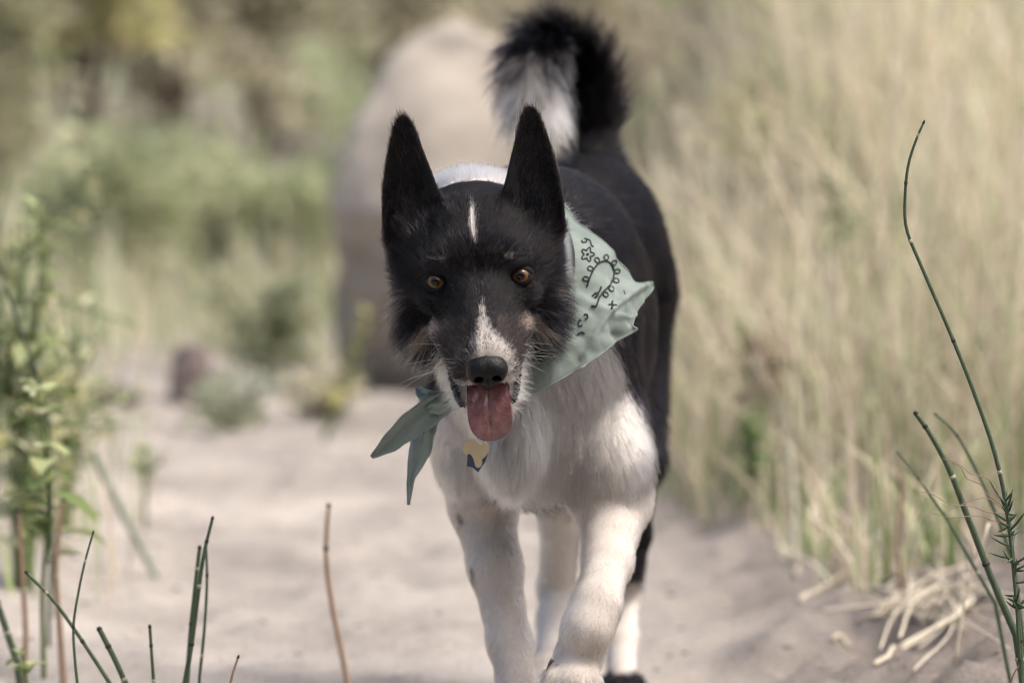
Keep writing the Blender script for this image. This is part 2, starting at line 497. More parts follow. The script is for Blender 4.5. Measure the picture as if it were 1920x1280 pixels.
def axis_grid(lo, hi, flo, fhi, fine, coarse):
    a = [lo]
    while a[-1] < hi:
        a.append(a[-1] + (fine if flo - 0.004 < a[-1] < fhi else coarse))
    return np.array(a)
hx, hy, hz = HO
XS = axis_grid(-0.16, 0.215, hx - 0.10, hx + 0.10, 0.0016, 0.003)
YS = axis_grid(3.08, 4.30, 3.10, 3.345, 0.0016, 0.0042)
ZS = axis_grid(-0.012, 0.74, hz - 0.15, hz + 0.175, 0.0016, 0.0032)
DV, DQ, DN = polygonise(dog_sdf, XS, YS, ZS)
# ------------------------------------------------------------------ bandana sheet (shape only; built before the coat so that hair stays out of it)
def body_only_sdf(p):
    p = np.asarray(p, np.float32); d = None
    for pr in BODY_PRIMS[:9]:
        e = pr[2](p); d = e if d is None else smin(d, e, pr[1])
    return d
_rows = [
 [(838, 742, 3.355), (885, 700, 3.37), (940, 560, 3.40), (1035, 388, 3.42), (1082, 416, 3.405), (1130, 455, 3.405), (1178, 504, 3.415), (1217, 543, 3.425)],
 [(838, 748, 3.35), (885, 715, 3.365), (945, 610, 3.385), (1035, 480, 3.385), (1078, 488, 3.37), (1122, 508, 3.372), (1166, 538, 3.388), (1206, 566, 3.408)],
 [(838, 755, 3.35), (888, 732, 3.36), (950, 665, 3.37), (1020, 570, 3.36), (1062, 568, 3.35), (1107, 568, 3.352), (1150, 578, 3.366), (1191, 592, 3.388)],
 [(840, 763, 3.35), (890, 748, 3.36), (955, 712, 3.36), (1006, 660, 3.345), (1042, 648, 3.335), (1091, 628, 3.338), (1140, 616, 3.350), (1186, 606, 3.372)],
 [(842, 770, 3.355), (892, 765, 3.36), (955, 752, 3.355), (988, 742, 3.342), (1032, 721, 3.332), (1086, 690, 3.336), (1140, 653, 3.348), (1194, 617, 3.37)],
]
_ctrl = np.array([[W(*c) for c in r] for r in _rows])
NU, NV = 90, 46
_tmp = np.stack([spline(_ctrl[i], NU) for i in range(5)])             # 5 x NU x 3
SHEET = np.stack([spline(_tmp[:, j], NV) for j in range(NU)], 1)        # NV x NU x 3
for _ in range(3):
    flat = SHEET.reshape(-1, 3)
    g, d = gradient(body_only_sdf, flat)
    push = np.clip(0.009 - d, 0, 0.03)
    SHEET = (flat + g * push[:, None]).reshape(SHEET.shape)
    pad = np.pad(SHEET, ((1, 1), (1, 1), (0, 0)), 'edge')
    sm = (pad[:-2, 1:-1] + pad[2:, 1:-1] + pad[1:-1, :-2] + pad[1:-1, 2:]) / 4
    SHEET[1:-1, 1:-1] = sm[1:-1, 1:-1]
# wrinkles, stronger towards the free end
uu, vv = np.meshgrid(np.linspace(0, 1, NU), np.linspace(0, 1, NV))
SN = nrm(np.cross(np.gradient(SHEET, axis=1), np.gradient(SHEET, axis=0)))
SN = np.where((SN[..., 1] > 0)[..., None], -SN, SN)
amp = 0.0012 + 0.0034 * np.clip((uu - 0.45) / 0.55, 0, 1)
wr = (np.sin(uu * 26 + vv * 7 + 1.5 * np.sin(vv * 5)) * 0.45 + vnoise(SHEET, 55, 61) + 0.45 * vnoise(SHEET, 130, 62))
wr += 1.6 * np.exp(-((uu - 0.90 + 0.25 * (vv - 0.3)) / 0.018) ** 2) - 1.2 * np.exp(-((uu - 0.80 - 0.12 * vv) / 0.03) ** 2)
wr += 1.2 * np.exp(-((vv - 0.55 - 0.5 * (uu - 0.8)) / 0.04) ** 2) * (uu > 0.6)
SHEET = SHEET + SN * (amp * wr)[..., None]
# ragged free hem
edge = np.clip((uu - 0.965) / 0.035, 0, 1)[..., None]
SHEET = SHEET + edge * (np.array([0.002, 0, 0.001]) * (vnoise(SHEET, 200, 63)[..., None] + 0.4) + np.array([0, -0.004, 0]) * np.sin(vv * 9)[..., None])
CLOTH_PTS = SHEET[::3, ::3].reshape(-1, 3).astype(np.float32)
def grid_faces(nv, nu):
    i, j = np.meshgrid(np.arange(nv - 1), np.arange(nu - 1), indexing='ij')
    a = (i * nu + j).ravel()
    return np.stack([a, a + 1, a + nu + 1, a + nu], 1)
# ------------------------------------------------------------------ coat: colours, hair direction and length per point
BLACK = np.array([0.0055, 0.0050, 0.0062]); WHITE = np.array([0.67, 0.625, 0.58])
TAN = np.array([0.20, 0.16, 0.135]); GREYBROWN = np.array([0.030, 0.024, 0.022])
def sstep(a, b, x):
    t = np.clip((x - a) / (b - a), 0, 1)
    return t * t * (3 - 2 * t)
def prim_weights(p):
    names, D = [], []
    for pr in BODY_PRIMS:
        names.append(pr); D.append(pr[2](p.astype(np.float32)))
    q = ((p - HO) @ HB.T * 100).astype(np.float32)
    qa = q.copy(); qa[:, 0] = np.abs(qa[:, 0])
    for pr in HEAD_PRIMS:
        names.append(pr); D.append(pr[2](qa) / 100.0)
    return names, np.stack(D, 1), q, qa
def coat(p, n, rnd):
    """albedo of the coat at points p with normals n; rnd in [0,1] roughens the borders between colours"""
    names, D, q, qa = prim_weights(p)
    N = len(p)
    nb = len(BODY_PRIMS)
    head_near = D[:, nb:].min(1); body_near = D[:, :nb].min(1)
    x, f, u = q[:, 0], q[:, 1], q[:, 2]
    ax = np.abs(x)
    v = u * CV - f * SV
    j = (rnd - 0.5)
    nz1 = vnoise(p, 90, 3)
    # ---- body
    z = p[:, 2]; y = p[:, 1]; xw = p[:, 0]
    white = np.zeros(N)
    yb = 3.482 + 0.012 * vnoise(p, 25, 5) + j * 0.02 - 0.10 * sstep(0.36, 0.47, z)
    white = np.maximum(white, ((y < yb) | ((xw < -0.02) & (y < 3.64) & (z < 0.36)) | ((y < 3.78) & (z < 0.262))) & (z < 0.5))
    # forelegs white all round
    i_fl = [i for i, pr in enumerate(BODY_PRIMS) if pr[0] in ('foreleg',)] + [i for i, pr in enumerate(BODY_PRIMS) if pr[0] == 'paw']
    d_leg = D[:, i_fl].min(1)
    white = np.maximum(white, (d_leg < 0.014) & (z < 0.30 + j * 0.03) & (y < 3.70))
    # white collar of the neck
    along = -f
    white = np.maximum(white, (f < -9.3 + j * 1.5) & (y < 3.425 + j * 0.025 + 0.008 * nz1) & (z > 0.35))
    i_na = names.index([pr for pr in BODY_PRIMS if pr[0] == 'nape'][0])
    nape = (D[:, i_na] < head_near + 0.003) & (y < 3.425 + j * 0.02) & ((u < 4.4) | (np.abs(x) < 4.3))
    white = np.maximum(white, nape)
    # hind feet
    hind = (y > 3.8) & (z < 0.30)
    inner = (xw < 0.085)
    white = np.where(hind, np.where(inner, (z < 0.215 + j * 0.03), (z < 0.115 + j * 0.03) & (z > 0.028 + j * 0.01)), white)
    # tail: white plume on the underside of the curl
    it = names.index([pr for pr in BODY_PRIMS if pr[0] == 'tail'][0])
    on_tail = (D[:, it] < 0.004) & (z > 0.56)
    ti = tail_param(p)
    side = -n[:, 1] - 0.75 * n[:, 2] + 0.15 * n[:, 0]
    white = np.where(on_tail, (ti > 20) & (side > -0.35 + j * 1.1 + 0.5 * vnoise(p, 70, 16)) & (z < 0.676 + j * 0.05 + 0.012 * vnoise(p, 60, 15)), white)
    # freckles on the white legs
    speck = (vnoise(p, 55, 9) + 0.5 * vnoise(p, 130, 10) > 0.86) & (d_leg < 0.01) & (z < 0.26)
    c = BLACK + (WHITE - BLACK) * white[:, None].astype(float)
    c[speck] = c[speck] * 0.35 + 0.012
    low = (d_leg < 0.014) & (z < 0.30) & (white > 0)
    grime = np.clip(0.5 + 0.6 * vnoise(p, 22, 13) + 0.45 * vnoise(p * np.array([1, 1, 0.35]), 90, 14), 0, 1) * np.interp(z, [0, 0.12, 0.28], [0.42, 0.34, 0.15])
    c = np.where(low[:, None], c * (1 - grime[:, None] * np.array([0.85, 0.95, 1.0])), c)
    # ---- head
    hd = (head_near < body_near + 0.002) & ~nape & ((f > -9.6) | (u > 4.6))
    hw = np.zeros(N); tan = np.zeros(N); gb = np.zeros(N)
    # stripe on the forehead
    sx = 0.12 + 0.0 * x
    w_str = np.interp(v, [2.9, 3.6, 5.2, 6.1], [0.06, 0.19, 0.26, 0.12])
    hw = np.maximum(hw, (np.abs(x + 0.15 + j * 0.25) < w_str) & (v > 2.9 + j) & (v < 6.1 + j * 0.8) & (f > -8))
    # blaze on the muzzle, wider towards the nose, frayed at its border
    w_bl = np.interp(-v, [1.5, 2.2, 3.4, 4.2, 5.2, 6.2, 9.0], [-0.1, 0.10, 0.30, 0.60, 1.10, 1.55, 1.85])
    w_bl = w_bl + np.where(x > 0, 0.75, -0.35) * sstep(4.2, 6.5, -v)
    ed = (w_bl - np.abs(x - 0.12)) / (0.18 + 0.10 * np.clip(-v - 2, 0, 4)) + 0.6 * vnoise(p, 500, 12)
    hw = np.maximum(hw, (sstep(-1.0, 1.0, ed) * np.where(x > -0.6, 0.70, 0.42) > rnd) & (v < -1.4) & (f > 1.5) & (u > -5.6))
    # under the nose, chin, throat and lower cheeks
    vb = -7.1 + 0.5 * np.clip(ax - 5.2, 0, 3) + j * 2.0 + 0.5 * nz1
    hw = np.maximum(hw, (v < vb) & (f < 2.2))
    hw = np.maximum(hw, (u < -5.8) & (f > -3) & (ax < 3.4 + 0.8 * j))
    hw = np.maximum(hw, (v < -8.6 + j * 0.8) & (f > 4))
    # tan over the cheek bones and brows, brown-grey on the flank of the muzzle
    tan = np.maximum(tan, np.exp(-(((ax - 4.35) / 0.95) ** 2 + ((v + 3.95) / 0.75) ** 2)) > 0.10 + rnd * 0.55) * (f > -3.6)
    tan = np.maximum(tan, (np.exp(-(((ax - 2.75) / 0.5) ** 2 + ((v - 1.75) / 0.38) ** 2)) > 0.35 + rnd * 0.9))
    tan = np.maximum(tan, (np.exp(-(((ax - 6.2) / 0.55) ** 2 + ((v + 1.6) / 1.5) ** 2)) > 0.3 + rnd * 1.1) * 0.8)
    gb = np.maximum(gb, ((f > 1.0) & (ax > 1.2) & (v < -3.2) & (rnd < 0.75)))
    gb = np.maximum(gb, (u > 5.0) & (rnd < 0.42))
    ch = np.tile(BLACK, (N, 1))
    ch = ch + (GREYBROWN - ch) * gb[:, None]
    ch = ch + (TAN - ch) * tan[:, None]
    ch = ch + (WHITE * np.where(f > 1.5, 0.82, 1.0)[:, None] - ch) * hw[:, None].astype(float)
    # dark lips and mouth
    c = np.where(hd[:, None], ch, c)
    return c, names, D, q, qa, v

def in_mouth(q):
    qa = np.abs(q * np.array([1, 0, 0])) + q * np.array([0, 1, 1])
    return d_mouth(qa.astype(np.float32))

def attr_mat(name, attr, rough=0.8):
    m, nt, b = new_mat(name)
    a = nt.nodes.new('ShaderNodeAttribute'); a.attribute_name = attr
    nt.links.new(a.outputs['Color'], b.inputs['Base Color'])
    b.inputs['Roughness'].default_value = rough
    b.inputs['Specular IOR Level'].default_value = 0.2
    return m

dog = empty('dog', (0.04, 3.7, 0.0))
tag(dog, 'black and white prick-eared dog walking towards the camera with its tongue out', 'dog')
SKIN = attr_mat('dog_skin', 'coat', 0.75)
cs, names, D, q, qa, v = coat(DV, DN, np.full(len(DV), 0.5))
front = np.nonzero((q[:, 1] > -3.5) & (np.linalg.norm(DV - HEAD_CENTER, axis=1) < 0.2))[0]
acc_ = np.zeros((len(front), 3))
for r_ in (0.06, 0.2, 0.35, 0.5, 0.65, 0.8, 0.94):
    acc_ += coat(DV[front], DN[front], np.full(len(front), r_))[0]
cs[front] = acc_ / 7
mm = in_mouth(q)
lips = (mm < 0.28) & (q[:, 1] > -1) & (np.linalg.norm(DV - HEAD_CENTER, axis=1) < 0.2)
cs = np.where(lips[:, None], np.array([0.014, 0.011, 0.012]), cs * 0.8)
gz = DV - DV
body = mesh_from('body', DV - np.array(dog.location), DQ, SKIN, dog)
ca = body.data.color_attributes.new('coat', 'FLOAT_COLOR', 'POINT')
ca.data.foreach_set('color', np.concatenate([cs, np.ones((len(cs), 1))], 1).astype(np.float32).ravel())

# ------------------------------------------------------------------ hair
def sample_roots(n_target, dens):
    T = np.concatenate([DQ[:, [0, 1, 2]], DQ[:, [0, 2, 3]]])
    a, b, c = DV[T[:, 0]], DV[T[:, 1]], DV[T[:, 2]]
    area = 0.5 * np.linalg.norm(np.cross(b - a, c - a), axis=1) * dens[T].mean(1)
    cum = np.cumsum(area); cum /= cum[-1]
    t = np.searchsorted(cum, RNG.random(n_target))
    r1 = np.sqrt(RNG.random(n_target)); r2 = RNG.random(n_target)
    w = np.stack([1 - r1, r1 * (1 - r2), r1 * r2], 1)
    P = a[t] * w[:, :1] + b[t] * w[:, 1:2] + c[t] * w[:, 2:]
    n = nrm(DN[T[t, 0]] * w[:, :1] + DN[T[t, 1]] * w[:, 1:2] + DN[T[t, 2]] * w[:, 2:])
    return P, n

def clump_target(P, cell, seed):
    """nearest of a jittered lattice of clump centres for each root, plus a random number per clump"""
    base = np.floor(P / cell).astype(np.int64)
    best = np.full(len(P), 1e9); tgt = P.copy(); cid = np.zeros(len(P))
    for dx in (-1, 0, 1):
        for dy in (-1, 0, 1):
            for dz in (-1, 0, 1):
                c = base + np.array([dx, dy, dz])
                h = (c[:, 0] * 73856093) ^ (c[:, 1] * 19349663) ^ (c[:, 2] * 83492791) ^ (seed * 7919)
                r = [(((h * k) & 0xffffff) / 0xffffff) for k in (2654435761, 40503001, 97531357, 1299709)]
                C = (c + np.stack(r[:3], 1)) * cell
                d = ((C - P) ** 2).sum(1)
                m = d < best
                best[m] = d[m]; tgt[m] = C[m]; cid[m] = r[3][m]
    return tgt, cid

HEAD_DENS = np.where(np.linalg.norm(DV - HEAD_CENTER, axis=1) < 0.17, 2.6, 1.0)
facing = np.einsum('ij,ij->i', DN, nrm(np.array([0, 0, CAM_H]) - DV))
HEAD_DENS = HEAD_DENS * np.where(facing < -0.35, 0.35, 1.0)
HEAD_DENS = HEAD_DENS * np.where((DV[:, 1] > 3.8) & (DV[:, 2] < 0.56), 0.7, 1.0)
N_HAIR = 300000
P, n = sample_roots(N_HAIR, HEAD_DENS)
rnd = RNG.random(N_HAIR)
c, names, D, q, qa, v = coat(P, n, rnd)
nb = len(BODY_PRIMS)
on_head = (D[:, nb:].min(1) < D[:, :nb].min(1) + 0.003)
# keep bare: mouth, eyes, nose leather
mm = in_mouth(q)
eye_v = EYE_C[2] * CV - EYE_C[1] * SV
ex = (np.abs(q[:, 0]) - 3.62) / 1.04; ev_ = (v - 0.25) / 0.70
eye_r = np.sqrt(ex ** 2 + ev_ ** 2)
bare = on_head & (((mm < 0.30) & (q[:, 1] > -1.5)) | ((eye_r < 1.0) & (q[:, 1] > -2.5)) | (np.linalg.norm((q - np.array([0.0, 9.2, -3.2])) / np.array([1.7, 1.3, 1.5]), axis=1) < 1.0))
keep = ~bare
neckish = (~on_head | (q[:, 1] < -5)) & (P[:, 1] < 3.6) & (P[:, 2] > 0.28)
near_cloth = np.zeros(len(P), bool)
idx = np.nonzero(neckish)[0]
for k in range(0, len(idx), 20000):
    sel = idx[k:k + 20000]
    near_cloth[sel] = (((P[sel][:, None, :] - CLOTH_PTS[None]) ** 2).sum(2).min(1) < 0.010 ** 2)
keep &= ~near_cloth
LIP_L = spline([(3.0, 1.2, -5.6), (2.9, 2.6, -6.7), (2.75, 3.9, -7.65), (2.4, 5.2, -8.6), (1.9, 5.9, -9.05)], 30)
near_lip = np.zeros(len(P), bool)
hidx = np.nonzero(on_head & (q[:, 1] > -1) & (q[:, 2] < -3.8))[0]
ql_ = np.abs(q[hidx] * np.array([1, 0, 0])) + q[hidx] * np.array([0, 1, 1])
near_lip[hidx] = ((ql_[:, None, :] - LIP_L[None]) ** 2).sum(2).min(1) < 0.62 ** 2
keep &= ~(near_lip & (q[:, 2] < -5.2))
P, n, rnd, c, D, q, qa, v, on_head, eye_r = [a[keep] for a in (P, n, rnd, c, D, q, qa, v, on_head, eye_r)]
N = len(P)
# blended flow, length, lift
Wt = np.exp(-np.clip(D - D.min(1, keepdims=True), 0, 0.2) / 0.006)
Wt /= Wt.sum(1, keepdims=True)
flow = np.zeros((N, 3)); length = np.zeros(N); lift = np.zeros(N)
sgn = np.sign(q[:, 0])[:, None]
for i, pr in enumerate(names):
    if i < nb:
        fl = nrm(pr[3](P)); L = pr[4]
    else:
        fl = pr[3](qa).astype(float); fl[:, 0] *= sgn[:, 0]
        fl = nrm(fl) @ HB; L = pr[4] / 100.0
    w = Wt[:, i]
    flow += fl * w[:, None]; length += L * w; lift += pr[5] * w
# shorter towards the nose and round the eyes
muz = on_head & (q[:, 1] > 0)
length = np.where(muz, length * np.interp(q[:, 1], [0, 5, 9], [1.15, 1.1, 0.85]), length)
length = np.where(on_head & (eye_r < 2.6), length * np.interp(eye_r, [1.0, 2.6], [0.42, 1.0]), length)
lift = np.where(on_head & (eye_r < 1.6), lift * 0.6, lift)
# longer fringe at the back of the ears' base and on the white tips of the ruff
earhair = on_head & (q[:, 2] > 4.6) & (np.abs(q[:, 0]) > 2.5)
length = np.where(earhair, length * RNG.uniform(0.5, 1.9, N), length)
crest = on_head & (q[:, 1] < -6.0) & (np.abs(q[:, 0]) < 4) & (q[:, 2] > 1.0) & (c.mean(1) < 0.2)
length = np.where(crest, np.minimum(length, 0.006), length); lift = np.where(crest, lift * 0.4, lift)
length *= 0.65 + 0.6 * RNG.random(N)
# lower-frequency wander of the coat
wander = np.stack([vnoise(P, 38, 21), vnoise(P, 38, 22), vnoise(P, 38, 23)], 1)
wander += 0.6 * np.stack([vnoise(P, 120, 31), vnoise(P, 120, 32), vnoise(P, 120, 33)], 1)
flow = nrm(flow)
flow = flow + 0.20 * wander + 0.13 * RNG.normal(size=(N, 3))
tang = flow - n * np.einsum('ij,ij->i', flow, n)[:, None]
tl = np.linalg.norm(tang, axis=1)
tang = nrm(tang)
lift = lift * (0.7 + 0.6 * RNG.random(N)) + 0.06 * np.clip(vnoise(P, 60, 41), -1, 1)
d0 = nrm(tang + n * np.clip(lift * 1.8, 0.08, 3)[:, None])
d1 = nrm(tang + n * np.clip(lift * 0.55, 0.02, 2)[:, None])
K = 5
ts = np.linspace(0, 1, K)
pts = np.zeros((N, K, 3))
pos = P - n * 0.0006
pts[:, 0] = pos
for k in range(1, K):
    tt = (ts[k] + ts[k - 1]) / 2
    dd = nrm(d0 * (1 - tt) + d1 * tt + np.array([0, 0, -0.22]) * tt * (length / 0.035)[:, None])
    pos = pos + dd * (length / (K - 1))[:, None]
    pts[:, k] = pos
# clumping: tips gather
cell = np.where(length > 0.02, 0.009, 0.0042)
for lo, hi, cz_ in ((0, 0.016, 0.0032), (0.016, 0.03, 0.006), (0.03, 1, 0.009)):
    m = (length >= lo) & (length < hi)
    if m.any():
        tg, cid = clump_target(P[m], cz_, 5)
        off = tg - P[m]
        off -= n[m] * np.einsum('ij,ij->i', off, n[m])[:, None]
        amt = 0.55 + 0.25 * cid
        for k in range(1, K):
            pts[m, k] += off * (amt * ts[k] ** 1.5)[:, None]
        lt = np.clip(c[m].mean(1) * 2, 0, 1)
        c[m] *= (1 + (cid - 0.5) * (0.40 - 0.24 * lt))[:, None]
lt = np.clip(c.mean(1) * 2, 0, 1)
grey = (RNG.random(N) < 0.10) & (lt < 0.1)  # random lighter strands: sheen of the black coat put into the hair colour
c = np.where(grey[:, None], c * 3.5 + np.array([0.012, 0.011, 0.012]), c)
c = np.clip(c * (1 + (RNG.random(N) - 0.5) * (0.7 - 0.48 * lt))[:, None], 0, 0.9)

def hair_object(name, pts, radius_root, color, mat, parent, tip=0.15):
    N, K, _ = pts.shape
    hc = bpy.data.hair_curves.new(name)
    hc.add_curves([K] * N)
    loc = np.array(parent.location)
    hc.attributes['position'].data.foreach_set('vector', (pts - loc).astype(np.float32).ravel())
    ra = hc.attributes.new('radius', 'FLOAT', 'POINT')
    prof = np.interp(np.linspace(0, 1, K), [0, 0.5, 1], [1, 0.85, tip])
    ra.data.foreach_set('value', (np.asarray(radius_root)[:, None] * prof[None]).astype(np.float32).ravel())
    co = hc.attributes.new('coat', 'FLOAT_COLOR', 'POINT')
    cc = np.repeat(np.concatenate([color, np.ones((N, 1))], 1), K, axis=0)
    co.data.foreach_set('color', cc.astype(np.float32).ravel())
    hc.materials.append(mat)
    return link(name, hc, parent)

def fur_mat():
    m = bpy.data.materials.new('dog_fur'); m.use_nodes = True
    nt = m.node_tree; nt.nodes.clear()
    out = nt.nodes.new('ShaderNodeOutputMaterial')
    a = nt.nodes.new('ShaderNodeAttribute'); a.attribute_name = 'coat'
    h = nt.nodes.new('ShaderNodeBsdfHairPrincipled')
    h.model = 'CHIANG'; h.parametrization = 'COLOR'
    h.inputs['Roughness'].default_value = 0.24
    h.inputs['IOR'].default_value = 1.20
    h.inputs['Radial Roughness'].default_value = 0.55
    h.inputs['Coat'].default_value = 0.0
    h.inputs['Random Roughness'].default_value = 0.3
    nt.links.new(a.outputs['Color'], h.inputs['Color'])
    nt.links.new(h.outputs[0], out.inputs['Surface'])
    return m
FUR = fur_mat()
rad = np.where(on_head, 0.00017, 0.00026) * (0.8 + 0.4 * RNG.random(N))
rad = np.where(on_head & (length < 0.012), 0.00014, rad)
rad = np.where(P[:, 2] > 0.58, np.where(P[:, 1] > 3.7, 0.0004, rad), rad)
fur = hair_object('fur', pts, rad, c, FUR, dog)
# ------------------------------------------------------------------ face: eyes, nose, tongue, whiskers
DL = np.array(dog.location)
def dog_part(name, verts_world, faces, mat, parent=dog):
    off = DL if parent is dog else 0
    return mesh_from(name, np.asarray(verts_world) - off, faces, mat, parent)

def eye_mat():
    m, nt, b = new_mat('dog_eye')
    tc = nt.nodes.new('ShaderNodeTexCoord')
    sep = nt.nodes.new('ShaderNodeSeparateXYZ')
    nt.links.new(tc.outputs['Object'], sep.inputs[0])
    # angle from the gaze axis (local Z): radius in the XY plane relative to the eyeball
    ln = nt.nodes.new('ShaderNodeVectorMath'); ln.operation = 'LENGTH'
    cmb = nt.nodes.new('ShaderNodeCombineXYZ')
    nt.links.new(sep.outputs['X'], cmb.inputs['X']); nt.links.new(sep.outputs['Y'], cmb.inputs['Y'])
    nt.links.new(cmb.outputs[0], ln.inputs[0])
    dv = nt.nodes.new('ShaderNodeMath'); dv.operation = 'DIVIDE'; dv.inputs[1].default_value = EYE_R / 100
    nt.links.new(ln.outputs['Value'], dv.inputs[0])
    # radial fibres
    at = nt.nodes.new('ShaderNodeMath'); at.operation = 'ARCTAN2'
    nt.links.new(sep.outputs['Y'], at.inputs[0]); nt.links.new(sep.outputs['X'], at.inputs[1])
    cm2 = nt.nodes.new('ShaderNodeCombineXYZ')
    nt.links.new(at.outputs[0], cm2.inputs['X']); nt.links.new(dv.outputs[0], cm2.inputs['Y'])
    nz = nt.nodes.new('ShaderNodeTexNoise'); nz.inputs['Scale'].default_value = 6.0; nz.inputs['Detail'].default_value = 3
    mp = nt.nodes.new('ShaderNodeMapping'); mp.inputs['Scale'].default_value = (2.4, 0.9, 1)
    nt.links.new(cm2.outputs[0], mp.inputs[0]); nt.links.new(mp.outputs[0], nz.inputs['Vector'])
    rmp = nt.nodes.new('ShaderNodeValToRGB')
    cr = rmp.color_ramp
    cr.elements[0].position = 0.0; cr.elements[0].color = (0.003, 0.002, 0.002, 1)
    cr.elements[1].position = 0.32; cr.elements[1].color = (0.004, 0.003, 0.002, 1)
    for p_, c_ in ((0.34, (0.05, 0.023, 0.008, 1)), (0.42, (0.095, 0.049, 0.016, 1)), (0.56, (0.15, 0.084, 0.030, 1)), (0.62, (0.05, 0.025, 0.010, 1)), (0.68, (0.006, 0.005, 0.005, 1)), (1.0, (0.02, 0.015, 0.014, 1))):
        e = cr.elements.new(p_); e.color = c_
    nt.links.new(dv.outputs[0], rmp.inputs[0])
    mul = nt.nodes.new('ShaderNodeMix'); mul.data_type = 'RGBA'; mul.blend_type = 'MULTIPLY'
    mul.inputs['Factor'].default_value = 0.75
    r2 = nt.nodes.new('ShaderNodeValToRGB')
    r2.color_ramp.elements[0].position = 0.3; r2.color_ramp.elements[0].color = (0.45, 0.4, 0.35, 1)
    r2.color_ramp.elements[1].position = 0.7; r2.color_ramp.elements[1].color = (1.4, 1.3, 1.2, 1)
    nt.links.new(nz.outputs['Fac'], r2.inputs[0])
    nt.links.new(rmp.outputs[0], mul.inputs['A']); nt.links.new(r2.outputs[0], mul.inputs['B'])
    nt.links.new(mul.outputs['Result'], b.inputs['Base Color'])
    b.inputs['Roughness'].default_value = 0.25
    b.inputs['Coat Weight'].default_value = 1.0
    b.inputs['Coat Roughness'].default_value = 0.02
    b.inputs['Coat IOR'].default_value = 1.42
    b.inputs['Specular IOR Level'].default_value = 0.0
    return m
EYE_MAT = eye_mat()
LID_MAT = simple_mat('eyelid_skin', (0.008, 0.007, 0.008), rough=0.75, spec=0.15)
cam_pos = np.array([0, 0, CAM_H])
for s, side in ((-1, 'left'), (1, 'right')):
    cloc = H(s * EYE_C[0], EYE_C[1], EYE_C[2])
    gaze = Vector(nrm(cam_pos + np.array([0, 0, -0.03]) - cloc))
    bm = bmesh.new()
    bmesh.ops.create_uvsphere(bm, u_segments=48, v_segments=32, radius=EYE_R / 100)
    for vtx in bm.verts:                       # corneal bulge along +Z
        r = math.hypot(vtx.co.x, vtx.co.y) / (EYE_R / 100)
        if vtx.co.z > 0: vtx.co.z += 0.0013 * max(0, 1 - (r / 0.62) ** 2)
    me = bpy.data.meshes.new('eye'); bm.to_mesh(me); bm.free()
    me.polygons.foreach_set('use_smooth', np.ones(len(me.polygons), bool))
    me.materials.append(EYE_MAT)
    eo = link('eye', me, dog)
    eo.location = Vector(cloc - DL)
    eo.rotation_euler = gaze.to_track_quat('Z', 'Y').to_euler()
    # eyelid rim: almond ring hugging the eyeball
    E = nrm(EYE_E * np.array([s, 1, 1])) @ HB
    Rt = nrm(np.cross(np.array([0, 0, 1.0]), E)); Rt = Rt if Rt[0] > 0 else -Rt
    Rt = nrm(Rt + 0.0)
    Up = np.cross(E, Rt); Up = Up if Up[2] > 0 else -Up
    ring, lid = [], []
    for k in range(48):
        a = 2 * math.pi * k / 48
        ca, sa = math.cos(a), math.sin(a)
        tilt = 0.17 * ca * s                    # outer corner a little higher
        hx_ = 54 * math.copysign(abs(ca) ** 1.0, ca)
        hy_ = (28 if sa > 0 else 29) * math.copysign(abs(sa) ** 1.45, sa) + math.degrees(tilt) * 0.9
        ax_, ay_ = math.radians(hx_), math.radians(hy_)
        dvec = nrm(E + math.tan(ax_) * Rt * 0.95 + math.tan(ay_) * Up)
        ring.append(cloc + dvec * (EYE_R / 100 + 0.0004))
    ring = np.array(ring)
    V_, F_ = [], []
    SD = 10
    for k in range(48):
        T = nrm(ring[(k + 1) % 48] - ring[k - 1])
        nn = nrm(ring[k] - cloc); bb = np.cross(T, nn)
        cen_ = (ring.mean(0) - ring[k]); cen_ = nrm(cen_ - nn * (cen_ @ nn))
        for j_ in range(SD):
            th = 2 * math.pi * j_ / SD
            V_.append(ring[k] - cen_ * 0.0021 - nn * 0.0003 + 0.0010 * math.cos(th) * nn + 0.0026 * math.sin(th) * cen_)
    for k in range(48):
        for j_ in range(SD):
            F_.append((k * SD + j_, k * SD + (j_ + 1) % SD, ((k + 1) % 48) * SD + (j_ + 1) % SD, ((k + 1) % 48) * SD + j_))
    Mi = (Matrix.Translation(Vector(cloc)) @ gaze.to_track_quat('Z', 'Y').to_matrix().to_4x4()).inverted()
    mesh_from('eyelid', [Mi @ Vector(v_) for v_ in V_], F_, LID_MAT, eo)

# nose leather
def nose_sdf(p):
    q = ((np.asarray(p) - HO) @ HB.T * 100).astype(np.float32)
    q[:, 0] = np.abs(q[:, 0] - 0.08)
    d = d_ell(q, (0.0, 9.05, -3.3), (1.62, 1.25, 1.35))
    d = smin(d, d_ell(q, (0.72, 9.35, -3.35), (0.95, 1.0, 1.05)), 0.5)
    d = smin(d, d_cone(q, (0.0, 9.35, -4.0), (0.0, 8.9, -5.1), 0.75, 0.42), 0.6)
    d = smax(d, -d_ell(q, (0.72, 10.25, -3.55), (0.36, 0.75, 0.30)), 0.16)
    d = smax(d, -d_cone(q, (0.95, 10.05, -3.72), (1.75, 9.3, -3.85), 0.16, 0.12), 0.12)
    d = smax(d, -(d_cone(q, (0.0, 10.45, -3.3), (0.0, 9.7, -5.3), 0.05, 0.06)), 0.18)
    return d / 100.0
nc = H(0, 9.2, -3.7)
g1 = np.arange(-0.026, 0.026, 0.0006)
NVt, NQ, NN = polygonise(nose_sdf, nc[0] + g1, nc[1] + g1, nc[2] + g1)
m, nt, b = new_mat('nose_leather')
b.inputs['Base Color'].default_value = (0.004, 0.0038, 0.0045, 1)
b.inputs['Roughness'].default_value = 0.40
